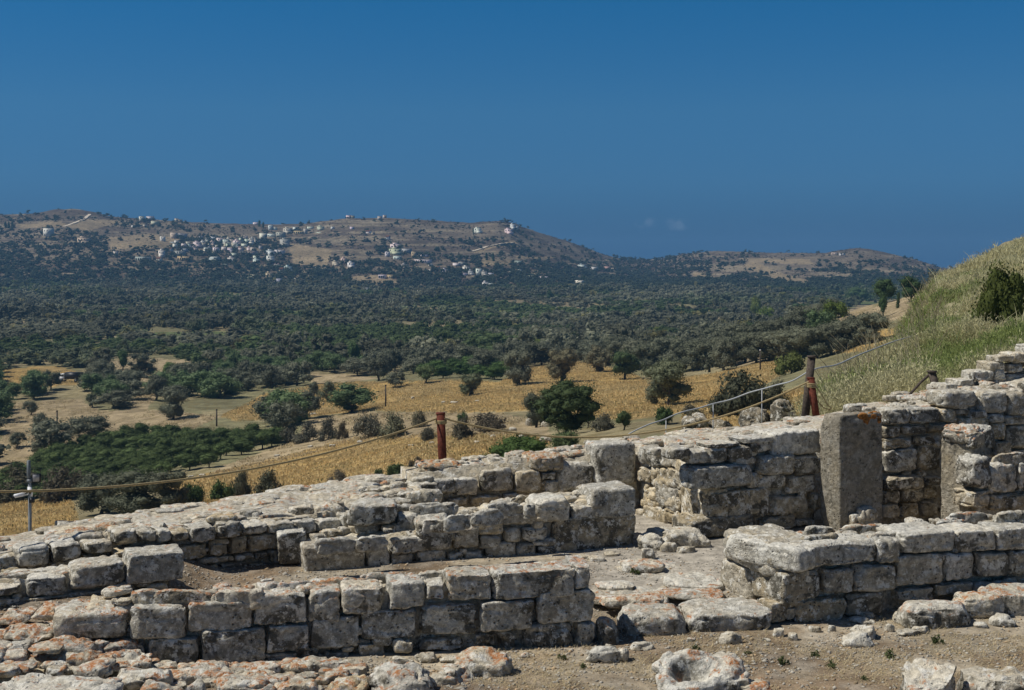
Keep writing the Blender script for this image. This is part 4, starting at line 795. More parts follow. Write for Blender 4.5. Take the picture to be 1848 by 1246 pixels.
KEY = [
 (1024, 785, 138, 104, 'dense', 'big rounded dark green tree in the golden field above the rope', 1, (.84, .84, .80)),
 (968, 772, 50, 70, 'olive', 'narrow grey-green tree touching the big rounded dark green tree', 1, None),
 (1126, 777, 36, 40, 'dense', 'small round green bush-like tree right of the big rounded dark green tree', 0, None),
 (1090, 778, 52, 34, 'shrub', 'grey scrub between the big rounded tree and the small round green one', 0, None),
 (1062, 772, 30, 40, 'dense', 'dark little evergreen tight against the big rounded tree', 0, DG),
 (1206, 731, 100, 90, 'olive', 'large olive tree with thick trunk alone in the field left of the dark bushes', 1, GT),
 (1184, 730, 50, 46, 'olive', 'low side olive leaning out of the large field olive', 0, None),
 (936, 695, 66, 68, 'olive', 'tall olive with visible trunk at the top edge of the golden field', 1, None),
 (1013, 690, 64, 66, 'olive', 'flat-headed olive on a bare trunk above the big rounded tree', 1, BR),
 (1080, 672, 60, 50, 'olive', 'spreading grey olive at the top right corner of the golden field', 0, BR),
 (1128, 685, 58, 56, 'dense', 'dark drooping evergreen hanging low over the golden field', 0, None),
 (848, 714, 48, 44, 'olive', 'small leaning olive inside the golden field', 1, GT),
 (768, 693, 48, 38, 'dense', 'broad rounded tree casting a shadow on the pale track', 0, (1.25, 1.15, 1.1)),
 (713, 700, 42, 30, 'olive', 'small flat-crowned olive near the thin field pole', 0, None),
 (592, 725, 38, 40, 'olive', 'lone olive with a round crown on the left of the golden field', 0, GT),
 (567, 718, 28, 32, 'olive', 'slim olive beside the lone round olive', 0, None),
 (72, 796, 42, 54, 'olive', 'leggy olive with forked trunk left of the field pole', 0, None),
 (166, 736, 28, 27, 'olive', 'compact olive on pale soil right of the dark row', 0, GT),
 (56, 750, 32, 28, 'olive', 'small olive standing free on pale soil at the far left', 0, None),
 (30, 808, 40, 30, 'olive', 'low olive on bare soil by the left edge', 0, None),
 (142, 788, 44, 26, 'olive', 'straggly bare-limbed olive right of the left field pole', 0, BR),
 (312, 757, 62, 60, 'olive', 'bushy grey olive in front of the roadside group', 1, None),
 (222, 668, 26, 40, 'dense', 'dark upright evergreen beside the farm truck clearing', 0, DG),
 (395, 680, 26, 36, 'dense', 'dark round evergreen above the pale track', 0, DG),
 (258, 682, 52, 48, 'olive', 'big grey olive right of the upright evergreen', 0, None),
 (334, 684, 32, 34, 'dense', 'spiky-topped dark tree between two rounded trees', 0, None),
 (366, 688, 32, 28, 'dense', 'low bright green round tree right of the spiky-topped tree', 0, (1.3, 1.25, 1)),
 (305, 678, 34, 26, 'dense', 'wide green orchard tree on pale ground', 0, (1.2, 1.2, 1)),
 (638, 668, 34, 56, 'dense', 'tall dark conical tree standing above the olive grove', 0, DG),
 (1380, 584, 44, 34, 'green', 'bright yellow-green bush on the pale spur', 0, YG),
 (1364, 582, 30, 52, 'dense', 'tall pale poplar beside the yellow-green bush', 0, (2.0, 1.7, 1.3)),
 (1446, 576, 52, 30, 'dense', 'dark rounded tree on the pale spur', 0, DG),
 (1508, 574, 46, 34, 'green', 'second yellow-green bush below the rocky outcrop', 0, YG),
 (1548, 550, 48, 36, 'dense', 'dark tree on the skyline of the rocky outcrop', 0, DG),
 (1597, 546, 52, 46, 'dense', 'largest dark tree on the crest of the rocky outcrop', 0, DG),
 (1644, 545, 54, 52, 'dense', 'dark tree on the crest touching the grassy bank', 0, DG),
 (1594, 572, 24, 44, 'dense', 'dark narrow tree on the outcrop face', 0, DG),
 (1621, 556, 9, 30, 'cypress', 'thin dark cypress on the rocky outcrop', 0, None),
 (1428, 674, 66, 44, 'green', 'rounded olive-brown bush behind the dark fence post', 0, (1.7, 1.35, 1.0)),
 (1342, 748, 124, 86, 'shrub', 'large dark bush crossed by the pipe rail', 0, (.50, .56, .50)),
 (1300, 756, 64, 52, 'shrub', 'dark bush left of the large rail bush', 0, (.52, .58, .5)),
 (1402, 738, 54, 56, 'shrub', 'dark bush between the large rail bush and the post', 0, (.56, .6, .52)),
 (1198, 766, 44, 36, 'green', 'dark low bush beneath the large field olive', 0, DG),
 (1246, 752, 40, 26, 'shrub', 'grey low bush right of the large field olive', 0, None),
 (1262, 772, 60, 36, 'shrub', 'brownish bush behind the lower end of the pipe rail', 0, (.8, .8, .7)),
 (938, 832, 138, 50, 'green', 'dark glossy green bush rising behind the terrace edge', 1, (.75, .85, .55)),
 (1020, 815, 56, 44, 'green', 'grey-green bush at the right of the dark glossy bush', 0, (1.3, 1.25, 1.3)),
 (882, 832, 40, 16, 'green', 'low dark sprig left of the dark glossy bush', 0, (.75, .85, .6)),
 (666, 790, 62, 50, 'shrub', 'large grey bush at the left of the stone line', 0, None), (712, 790, 62, 50, 'shrub', 'bush with feathery top next to the large grey bush', 0, (1, 1.05, .9)),
 (756, 772, 32, 34, 'shrub', 'small pale bush between the grey bush and the rope post', 0, (1.2, 1.15, 1)), (772, 798, 40, 32, 'shrub', 'low bush just left of the rope post', 0, None),
 (834, 792, 58, 42, 'shrub', 'dark thorny bush just right of the rope post', 0, (.9, .85, .8)), (882, 778, 84, 36, 'shrub', 'long low purplish bush along the stone line', 0, (.95, .85, .82)),
 (836, 766, 24, 26, 'green', 'small green bush above the thorny bush', 0, None),
 (592, 794, 44, 48, 'shrub', 'upright grey bush at the right end of the hedge line', 0, None), (618, 792, 28, 36, 'shrub', 'brownish bush left of the large grey bush', 0, BR), (552, 798, 58, 40, 'shrub', 'wide grey bush in the hedge line', 0, None), (520, 800, 40, 32, 'shrub', 'low grey bush where the orchard meets the hedge line', 0, None),
 (182, 930, 120, 84, 'olive', 'big dark thicket olive at the left behind the terrace', 1, (.72, .74, .72)), (246, 936, 130, 92, 'olive', 'largest dark olive of the thicket behind the terrace', 1, (.70, .72, .70)), (306, 926, 90, 84, 'olive', 'dark olive at the right side of the thicket', 1, (.75, .76, .75)), (118, 902, 110, 64, 'shrub', 'brown shadowy scrub behind the camera pole', 0, (.75, .70, .66)), (40, 904, 110, 70, 'shrub', 'brown scrub by the left edge below the rope', 0, (.85, .8, .68)),
 (348, 912, 44, 46, 'green', 'dark upright bush with white stems at the terrace edge', 0, (.8, .9, .8)), (398, 904, 50, 40, 'green', 'dark bush in the row along the terrace edge', 0, (.9, .95, .8)), (436, 898, 46, 56, 'shrub', 'fine grey-green bush in the row along the terrace edge', 0, (.8, .85, .75)), (484, 892, 62, 50, 'shrub', 'dark rounded bush ending the row along the terrace edge', 0, (.62, .68, .6)),
 (682, 868, 32, 26, 'green', 'small dark green bush against the terrace edge', 0, None), (714, 862, 34, 30, 'green', 'spiky dark green bush against the terrace edge', 0, None), (752, 852, 36, 30, 'shrub', 'purplish dry bush left of the post foot', 0, (.9, .8, .8)), (612, 872, 40, 26, 'shrub', 'pale grey dry bush alone in the lower field', 0, (1.15, 1.05, 1.05)), (520, 896, 40, 16, 'shrub', 'flat dark bush at the terrace edge', 0, (.7, .72, .66)),
]
for k in KEY: at(k[0], k[1], k[2], k[3], k[4], k[5], None, bool(k[6]), k[7], 24. if k[1] > 800 else 60.)
for px, by, w_, h_ in [(1172, 676, 70, 66), (1232, 672, 70, 70), (1322, 662, 66, 66), (1366, 655, 74, 74), (1416, 650, 84, 84), (1474, 646, 80, 76), (1524, 634, 80, 70), (1572, 618, 80, 64), (1120, 662, 60, 52), (1290, 640, 70, 54), (1360, 632, 74, 56), (1390, 625, 60, 50), (1150, 668, 74, 62), (1204, 664, 84, 72), (1262, 668, 74, 78), (1300, 664, 70, 78), (1345, 655, 62, 70), (1388, 652, 88, 82), (1446, 645, 104, 92), (1500, 640, 84, 72), (1548, 622, 84, 62), (1330, 640, 80, 60), (1180, 636, 70, 44), (1250, 630, 70, 46), (1110, 650, 60, 48)]:
    at(px, by, w_, min(h_, 60), 'olive', 'grey olive tree in the dense belt below the rocky spur', 'olives in the belt below the spur', True, (.95, .95, .92), 100.)
for px, by in [(790, 676), (820, 672), (850, 668), (880, 670), (905, 676), (770, 680), (800, 684), (835, 682), (865, 684), (892, 686), (920, 684)]:
    at(px, by, 46, 28, 'dense', 'low fresh green tree in the small plot above the golden field', 'low green plot above the golden field', False, (.85, 1.0, .7), 100.)
# the orchard block: rows of fresh green trees
ORCH = [(-20, 860), (60, 836), (130, 806), (220, 784), (330, 776), (420, 772), (470, 770), (510, 782), (480, 806), (420, 822), (340, 846), (250, 870), (120, 890), (-20, 900)]
n = 0
for by in range(786, 900, 9):
    for px in range(-10, 520, 27):
        qx, qy = px+random.uniform(-6, 6)+(by % 2)*11, by+random.uniform(-3, 3)
        if inpoly(np.array([qx]), np.array([qy]), ORCH)[0] and n < 170:
            at(qx, qy+10, random.uniform(40, 54), random.uniform(26, 36), 'dense', 'fresh green orchard tree in the block left of the golden field', 'orchard trees in the green block', False, tuple(np.array((1.0, .98, .82))*random.uniform(.7, 1.3)), 60.); n += 1
# groves over the valley, by ground
NOT = [p for p in GOLD]+[p for p in PALE]
def clear_of(px, py):
    m = np.zeros(px.shape, bool)
    for p in NOT: m |= inpoly(px, py, p)
    return m | inpoly(px, py, ORCH)
cand = []
for kmin, kmax, sp in ((120, 420, 6.6), (420, 700, 5.9), (700, 1230, 6.0)):
    Yg = np.arange(kmin, kmax, sp)
    for y in Yg:
        xs = np.arange(-.46*y-10, .47*y+10, sp*1.02); cand.append(np.stack((xs+rng.uniform(-2.2, 2.2, len(xs)), np.full(len(xs), y)+rng.uniform(-2.4, 2.4, len(xs))), 1))
cand = np.concatenate(cand)
x, y = cand.T; px = CX+F*x/y; z = ground(px, y); py = HZ+(CZ-z)*F/y
keep = ~clear_of(px, py)
dn2 = fbm(x/22, y/34, 0, 303, 3); pt_, pc_, pg_ = plots(x, y); keep &= (y < 430) | ((dn2 > .31) & ((pt_ >= .06) | (rng.random(len(x)) < .18)) & ((pt_ <= .90) | (rng.random(len(x)) < .12)))
dn = fbm(x/55, y/55, 0, 301, 4)
keep &= (dn > np.interp(y, (150, 230, 430, 600, 900, 1200), (.50, .41, .36, .34, .33, .30)))
band = (px > 430) & (px < 1130) & (py > 600) & (py < 690); keep |= band & ~clear_of(px, py) & (rng.random(len(px)) < .85)
keep &= ~((px > 700) & (py > 676) & (px < 1500)) & ~((y < 190) & (px < 560)) & ~((px > 1480) & (y < 300))
keep &= ~((px > 95) & (px < 165) & (py > 664) & (py < 720))
placed_a = np.array(placed)
for i in np.flatnonzero(keep):
    if y[i] < 420 and np.any(np.hypot(placed_a[:, 0]-x[i], placed_a[:, 1]-y[i]) < placed_a[:, 2]+1.2): keep[i] = False
x, y, px, py, z = (a[keep] for a in (x, y, px, py, z))
o = np.argsort(y); x, y, px, py, z = (a[o] for a in (x, y, px, py, z)); pt_, pc_, pg_ = plots(x, y)
grn = fbm(x/70, y/45, 0, 311, 3)
inview = (px > -30) & (px < 1690)
NMAX = 215; cnt = 0; rest = []
for i in range(len(x)):
    if cnt < NMAX and inview[i]:
        cnt += 1
        g = grn[i] > .55
        if y[i] < 330: lab, gr = ('olive tree scattered over the pale soil in the left middle distance', 'olives on the pale soil') if px[i] < 620 else ('olive tree at the near edge of the valley grove behind the golden field', 'olives behind the golden field')
        else: lab, gr = ('olive tree in the front ranks of the valley grove, left half', 'front olives, left half') if px[i] < 760 else ('olive tree in the front ranks of the valley grove, right half', 'front olives, right half')
        plant('olive', (x[i], y[i], z[i]), random.uniform(4.8, 9.0)*(1.1 if y[i] < 330 else 1), random.uniform(4.0, 6.6), lab, gr, False, (.78, 1.05, .70) if g else None)
    else: rest.append(i)
rest = np.array(rest)
def mass(name, label, tpls, xs, ys, zs, wd, ht, cols, step):
    """many crowns too far off to count, as one mesh"""
    VV, QQ, TT, CC, n = [], [], [], [], 0
    pick = rng.integers(0, len(tpls), len(xs))
    for t, (V, Q, T) in enumerate(tpls):
        k = np.flatnonzero(pick == t)
        if not len(k): continue
        a = rng.uniform(0, 6.28, len(k)); ca, sa = np.cos(a)[:, None], np.sin(a)[:, None]
        X = (V[None, :, 0]*ca-V[None, :, 1]*sa)*wd[k][:, None]+xs[k][:, None]; Y = (V[None, :, 0]*sa+V[None, :, 1]*ca)*wd[k][:, None]+ys[k][:, None]
        Z = V[None, :, 2]*ht[k][:, None]+zs[k][:, None]
        VV.append(np.stack((X, Y, Z), -1).reshape(-1, 3)); m = len(V); o_ = (np.arange(len(k))*m)[:, None, None]+n
        QQ.append((Q[None]+o_).reshape(-1, 4)); TT.append((T[None]+o_).reshape(-1, 3)); n += m*len(k)
        CC.append(np.repeat(cols[k], m, 0))
    ob = link(name, mesh(name, np.concatenate(VV), np.concatenate(QQ), np.concatenate(TT), M_WOOD, False, np.concatenate(CC)))
    tag(ob, label, None, kind='stuff')
MID = [crown(400+k, 8, 260, .055, 'olive', sub=0, core=.8) for k in range(5)]
FAR = [crown(430+k, 4, 70, .10, 'olive', sub=0, core=.85) for k in range(6)]
def cols(n, g, y):
    b = np.array((.19, .195, .135)); gr = np.array((.115, .155, .066))
    c = (b+(gr-b)*sstep(.45, .58, g)[:, None])*rng.uniform(.68, 1.35, (n, 1)); return c*np.where(rng.random((n, 1)) < .06, np.array((1.15, 1.05, .7)), 1)
m = y[rest] < 640
for sel, tp, nm in ((rest[m], MID, 'olive_grove'), (rest[~m], FAR, 'valley_woodland')):
    k = len(sel); ct = ((pt_[sel] > .62) & (pt_[sel] <= .90)); sz = np.where(ct, .72, 1.0)*pg_[sel]
    mass(nm, 'olive groves covering the valley floor' if nm == 'olive_grove' else 'far olive woodland spreading to the foot of the hills', tp, x[sel], y[sel], z[sel]-.3, rng.uniform(5.2, 9.6, k)*np.where(ct, .9, 1)*rng.choice((.6, 1, 1, 1.25), k), rng.uniform(3.2, 6.2, k)*sz*1.1*rng.choice((.6, 1, 1, 1.3), k), cols(k, np.where(ct, .6, np.where(pt_[sel] > .5, .51, .40)), y[sel])*pc_[sel][:, None], 1)
# hillside woods and scrub
N = 70000
y = rng.uniform(1190, 2150, N); px = rng.uniform(-60, 1760, N); x = (px-CX)/F*y; z = ground(px, y); py = HZ+(CZ-z)*F/y
yr = np.interp(px, RIDGE[:, 0], RIDGE[:, 1]); t = np.clip((np.interp(px, [0, 500, 900, 1300, 1700], [500, 520, 524, 520, 520])-py)/np.maximum(20, np.interp(px, [0, 500, 900, 1300, 1700], [500, 520, 524, 520, 520])-yr), 0, 1)
Yr = np.interp(px, RDIST[:, 0], RDIST[:, 1])
d = fbm(x/70, y/45, 0, 321, 4)
lim = np.interp(t, (0, .25, .5, .8, 1), (.22, .34, .47, .55, .60))
lim = lim-.16*np.exp(-((px-1150)/90)**2)-.12*(px < 420)*(t > .15)*(t < .75)+.15*((px > 1280) & (t > .15))
keep = ((d > lim) & (rng.random(N) < .55)) | (rng.random(N) < .10); keep &= (y < Yr+8)
for p in SCAR: keep &= ~(inpoly(px, py, p) & (rng.random(N) < .92))
x, y, z, px, t = x[keep], y[keep], z[keep], px[keep], t[keep]; n = len(x)
small = (rng.random(n) < .45+.45*t)
wd_ = np.where(small, rng.uniform(1.3, 3.0, n), rng.uniform(4.5, 8, n)); ht_ = np.where(small, rng.uniform(.8, 1.9, n), rng.uniform(3.5, 6.0, n))
c = np.where(small[:, None], np.array((.115, .10, .080)), np.array((.090, .11, .072)))*rng.uniform(.7, 1.25, (n, 1))
mass('hillside_scrub', 'trees and scrub dotted over the far hills', FAR, x, y, z-.3, wd_, ht_, c, 1)
for px, by, h_, lab in ((468, 409, 12, 'dark cypress on the skyline beside the white ridge house'), (475, 411, 11, 'second dark cypress on the skyline left of the saddle'), (992, 543, 22, 'tall dark conifer rising from the woodland below the hill'), (1054, 511, 16, 'cypress by the white greenhouse roof'), (1160, 540, 12, 'small lone cypress in the far woodland'), (622, 513, 14, 'cypress in the clump below the middle houses'), (626, 515, 16, 'tallest cypress of the clump below the middle houses'), (10, 412, 12, 'cypress in the row at the far left of the ridge'), (22, 412, 12, 'right cypress of the row at the far left of the ridge'), (16, 412, 13, 'middle cypress of the row at the far left of the ridge'), (855, 421, 9, 'cypress left of the white house high on the hill'), (878, 470, 14, 'cypress standing before the sandy cutting'), (890, 472, 16, 'taller cypress before the sandy cutting')):
    at(px, by, 7 if h_ < 20 else 18, h_, 'cypress', lab, None, False, (.8, .9, .9), 600.)
# the grassy bank
def bank():
    N = 170000
    px = rng.uniform(1470, 2200, N); u = rng.random(N); ye = np.interp(px, EDGE[:, 0], EDGE[:, 1])+.35
    y = ye*(66/ye)**(u**.9); x = (px-CX)/F*y; z = ground(px, y); py = HZ+(CZ-z)*F/y
    cl = fbm(x*1.4, y*1.4, 0, 501, 3)
    green = sstep(.46, .60, fbm(x*.33+5, y*.33, 0, 502, 3)+.26*np.exp(-(((px-1740)/150)**2+((py-625)/75)**2))-.05)
    keep = (cl > .34) & ~((y > 40) & (px < 1600) & (rng.random(N) < .3))
    px, y, x, z, cl, green, py = (a[keep] for a in (px, y, x, z, cl, green, py)); n = len(x)
    h = rng.uniform(.10, .34, n)*(.5+1.1*cl)*np.where(rng.random(n) < .03, 1.8, 1)*np.where(green > .5, .7, 1); near = np.interp(y, (23, 27), (.5, 1)); h *= near
    a = rng.uniform(0, 6.28, n); w = h*.014+.0042*y/30; ln = h*rng.uniform(.2, .8, n); b = rng.uniform(0, 6.28, n)
    dx, dy = np.cos(a)*w, np.sin(a)*w; lx, ly = np.cos(b)*ln, np.sin(b)*ln
    p0 = np.stack((x-dx, y-dy, z-.04), -1); p1 = np.stack((x+dx, y+dy, z-.04), -1)
    p2 = np.stack((x+dx*.7+lx*.35, y+dy*.7+ly*.35, z+h*.6), -1); p3 = np.stack((x-dx*.7+lx*.35, y-dy*.7+ly*.35, z+h*.6), -1); p4 = np.stack((x+lx, y+ly, z+h), -1)
    V = np.stack((p0, p1, p2, p3, p4), 1).reshape(-1, 3); k = np.arange(n)[:, None]*5
    dry = np.array((.58, .545, .32)); gr = np.array((.27, .33, .115))
    c = (dry+(gr-dry)*green[:, None])*rng.uniform(.6, 1.3, (n, 1))
    o = link('bank_grass', mesh('bank_grass', V, k+np.array((0, 1, 2, 3)), k+np.array((3, 2, 4)), M_STRAW, False, np.repeat(c, 5, 0))); tag(o, 'dry and green grass covering the steep bank', None, kind='stuff')
    # shaggy herb clumps: fine sprigs in low domes
    nc = 2600; px = np.concatenate((rng.uniform(1478, 2100, nc), rng.uniform(1476, 1660, 900))); u = rng.random(len(px)); u[nc:] *= .42; ye = np.interp(px, EDGE[:, 0], EDGE[:, 1])+.9
    y = ye*(64/ye)**(u**1.1); x = (px-CX)/F*y; z = ground(px, y); py = HZ+(CZ-z)*F/y
    gz_ = sstep(.46, .60, fbm(x*.33+5, y*.33, 0, 502, 3)+.26*np.exp(-(((px-1740)/150)**2+((py-625)/75)**2))-.05)
    kk = 130; r0 = rng.uniform(.14, .50, len(px)); r0[nc:] *= 1.5; r0 = r0*np.where(gz_ > .5, .75, 1); d = rng.normal(0, 1, (len(px), kk, 3)); d[..., 2] = np.abs(d[..., 2]); d /= np.linalg.norm(d, axis=2)[..., None]
    rr = r0[:, None, None]*rng.uniform(.35, 1.12, (len(px), kk, 1)); P = np.stack((x, y, z), -1)[:, None]+d*rr*np.array((1, 1, .95))
    L = (rng.uniform(.03, .085, (len(px), kk, 1))*(y/32)[:, None, None]**.5); dd = d*.7+rng.normal(0, .5, d.shape); dd[..., 2] += .45; dd /= np.linalg.norm(dd, axis=2)[..., None]
    sd = np.cross(dd, rng.normal(0, 1, d.shape)); sd /= np.linalg.norm(sd, axis=2)[..., None]; wq = L*.13
    V = np.stack((P-sd*wq, P+sd*wq, P+dd*L+sd*wq*.5, P+dd*L-sd*wq*.5), 2).reshape(-1, 3)
    c = (np.array((.60, .56, .33))+(np.array((.30, .36, .125))-np.array((.60, .56, .33)))*gz_[:, None])[:, None]*rng.uniform(.6, 1.25, (len(px), kk, 1))*rng.uniform(.75, 1.15, (len(px), 1, 1))
    o = link('dry_herbs_foliage', mesh('dry_herbs_foliage', V, np.arange(len(V)).reshape(-1, 4), None, M_STRAW, False, np.repeat(c.reshape(-1, 3), 4, 0))); tag(o, 'shaggy dry herbs massed over the bank and spilling behind the wall', None, kind='stuff')
    # tall dry stalks along the left lip
    n = 420; px = rng.uniform(1490, 1700, n); y = rng.uniform(27, 48, n); x = (px-CX)/F*y; z = ground(px, y); m = MB()
    for i in range(n):
        h = random.uniform(.5, 1.15); b = random.uniform(0, 6.28); l = random.uniform(.2, .7)*h
        m.tube([(x[i], y[i], z[i]-.05), (x[i]+math.cos(b)*l*.4, y[i]+math.sin(b)*l*.4, z[i]+h*.6), (x[i]+math.cos(b)*l, y[i]+math.sin(b)*l, z[i]+h)], (.009, .007, .004), 3, False)
    o = link('dry_stalks_grass', m.me('dry_stalks_grass', plain('stalk', (.42, .36, .23), .9, .2, 3))); tag(o, 'tall dry stalks along the lip of the bank', None, kind='stuff')
bank()
def stubble():
    N = 620000; y = 55+rng.random(N)**.8*300; px = rng.uniform(-40, 1560, N); x = (px-CX)/F*y; z = ground(px, y); py = HZ+(CZ-z)*F/y
    m = np.zeros(N, bool)
    for p in GOLD: m |= inpoly(px, py, p)
    m &= (vnoise(x/1.3, y/1.3, 0, 611) > .38) | (rng.random(N) < .35)
    q = np.zeros(N, bool)
    for p in PALE[:5]: q |= inpoly(px, py, p)
    m |= q & (fbm(x/4, y/6, 0, 614, 3) > .52) & (rng.random(N) < .6)
    pl = q[m]
    x, y, z = x[m], y[m], z[m]; n = len(x); h = rng.uniform(.08, .24, n)*(.6+.9*vnoise(x/5, y/7, 0, 612)); a = rng.uniform(0, 3.14, n); w = rng.uniform(.03, .08, n); l = rng.normal(0, .07, n)
    dx, dy = np.cos(a)*w, np.sin(a)*w
    V = np.stack((np.stack((x-dx*.5, y-dy*.5, z-.03), -1), np.stack((x+dx*.5, y+dy*.5, z-.03), -1), np.stack((x+dx+l, y+dy, z+h), -1), np.stack((x-dx+l, y-dy+.05, z+h*.85), -1)), 1).reshape(-1, 3)
    c = np.where(pl[:, None], np.array((.68, .56, .34)), np.array((.74, .575, .285)))*rng.uniform(.72, 1.15, (n, 1))*(.75+.5*fbm(x/9, y/14, 0, 613, 3))[:, None]; c = np.where(rng.random((n, 1)) < .07, np.array((.20, .20, .08)), c)
    o = link('golden_grass', mesh('golden_grass', V, np.arange(n*4).reshape(-1, 4), None, M_STRAW, False, np.repeat(c, 4, 0))); tag(o, 'golden dry grass standing on the open fields', None, kind='stuff')
stubble()
r = at(1808, 600, 112, 134, 'green', 'dark olive-green conifer-like shrub on the grassy bank', None, True, (1.1, .95, .62), 30.)

WEED = [cmesh('sprigs', M_GRN, 240+k, 6, 90, .10, 'shrub', core=.2) for k in range(3)]
for px, by in ((1470, 1184), (1606, 1186), (1412, 1198), (1500, 1206), (1256, 1172), (1690, 1160), (1052, 1206), (1350, 1180), (1560, 1228), (1148, 1060), (1016, 1190)):
    Yg = 9600/(by-HZ); x_ = (px-CX)/F*Yg; q = random.uniform(.07, .14)
    r = thing('weed', 'small grey-green weed tuft rooted in the brown court', 'weed', (x_, Yg, gz(x_, Yg)), 'weeds in the court')
    link('sprigs', random.choice(WEED), (0, 0, -.01), r, random.uniform(0, 6), (.95, .85, .8, 1), (q*1.2, q*1.2, q*.8))
# ------------------------------------------------------------------ the village
def unit_box(name, mat):
    b = MB(); b.box((0, 0, .5), (.5, .5, .5)); return b.me(name, mat)
WIN = unit_box('window', M_GLASS); DOOR = unit_box('door', plain('painted_door', (.10, .13, .16), .7, .2, 3)); SILL = None
WHT, CRM, GRY, PNK, TAN, OCR = (.76, .73, .66), (.60, .53, .42), (.44, .43, .40), (.56, .42, .33), (.42, .35, .27), (.56, .45, .25)
def house(px, by, w, h, label, col=WHT, style='flat', group=None, dz=0.0):
    b = ground_at(px, by, 900. if by < 540 else 300.); s = b[1]/F
    wd, ht = w*s*.92, h*s; rz = R(-random.uniform(16, 40)); dp = max(4.0, min(wd*.8, 9.0)); fw = max(3.0, wd-.45*dp*.5)
    base = np.array((b[0], b[1]+dp*.4, b[2]-.4))
    nm, cat = ('greenhouse', 'greenhouse') if style == 'green' else ('retaining_wall', 'wall') if style == 'wall' else ('village_house', 'house')
    r = thing(nm, label, cat, base, group, rz)
    m = MB(); q = .0
    if style in ('flat', 'step', 'arcade'):
        m.box((0, 0, ht*.5-.5), (fw/2, dp/2, ht*.5+.5))
        pt = .18
        for sx, sy, cx_, cy_ in ((fw/2+.03, pt/2, 0, -dp/2+pt/2-.03), (fw/2+.03, pt/2, 0, dp/2-pt/2+.03), (pt/2, dp/2-pt+.03, -fw/2+pt/2-.03, 0), (pt/2, dp/2-pt+.03, fw/2-pt/2+.03, 0)):
            m.box((cx_, cy_, ht+.2), (sx, sy, .25))
        if style == 'step': m.box((fw*.42, -dp*.25, ht*.2), (fw*.35, dp*.5, ht*.3)); m.box((-fw*.2, dp*.1, ht+.9), (fw*.16, dp*.25, .9))
    elif style == 'gable':
        m.box((0, 0, ht*.35-.5), (fw/2, dp/2, ht*.35+.5))
        f_ = fw/2; d_ = dp/2; z0 = ht*.7
        m.add([(-f_, -d_, z0), (f_, -d_, z0), (f_, d_, z0), (-f_, d_, z0), (-f_, 0, ht), (f_, 0, ht)], [(0, 1, 5, 4), (2, 3, 4, 5)], [(0, 4, 3), (1, 2, 5)])
    elif style in ('green', 'wall'):
        m.box((0, 0, ht*.5-.5), (fw/2, (dp if style == 'green' else .7)/2, ht*.5+.5))
        if style == 'green': m.tube([(-fw/2, 0, ht*.7), (fw/2, 0, ht*.7)], dp*.42, 12)
    link('walls' if style not in ('green', 'wall') else 'cover' if style == 'green' else 'masonry', m.me('walls', M_PLAST), (0, 0, 0), r, 0, (*[c*random.uniform(.88, 1.08) for c in col], 1))
    if style == 'gable':
        m2 = MB(); f_, d_ = fw/2+.3, dp/2+.3
        for sg in (-1, 1): m2.add([(-f_, sg*d_, ht*.68), (f_, sg*d_, ht*.68), (f_, 0, ht+.08), (-f_, 0, ht+.08), (-f_, sg*d_, ht*.68+.18), (f_, sg*d_, ht*.68+.18), (f_, 0, ht+.26), (-f_, 0, ht+.26)], [(0, 1, 2, 3), (4, 5, 6, 7), (0, 1, 5, 4), (0, 3, 7, 4), (1, 2, 6, 5)])
        link('roof', m2.me('roof', M_TILE), (0, 0, 0), r)
    if style in ('flat', 'step', 'gable', 'arcade') and w >= 8:
        fl = 2 if ht > 5.0 else 1; nw = max(1, int(fw/3.2)) if style != 'arcade' else max(3, int(fw/2.4)); fh = (ht if style != 'gable' else ht*.7)/fl
        for l in range(fl):
            for k in range(nw):
                if random.random() < .22 and style != 'arcade': continue
                xx = -fw/2+fw*(k+.5)/nw; ww, wh = (1.3, 1.5) if style != 'arcade' else (1.7, 2.2)
                if l == 0 and k == nw//2 and style != 'arcade': link('door', DOOR, (xx, -dp/2, 0), r, 0, None, (1.2, .16, 2.2))
                else: link('window', WIN, (xx, -dp/2, l*fh+fh*.3), r, 0, None, (ww, .16, min(wh, fh*.55)))
            if dp > 5: link('window', WIN, (-fw/2, 0, l*fh+fh*.3), r, 0, None, (.16, 1.3, min(1.5, fh*.5)))
    return r
G1, G2, G3, G4 = 'houses packed in the old village', 'small white houses on the saddle', 'houses among the trees below the village', 'houses spread along the lower right slope'
L1 = 'pale flat-roofed house packed among others in the old village on the hillside'
L2 = 'small white house in the loose row near the skyline saddle'
L3 = 'small pale house half hidden among trees below the old village'
L4 = 'small white house among trees on the lower slope of the middle hill'
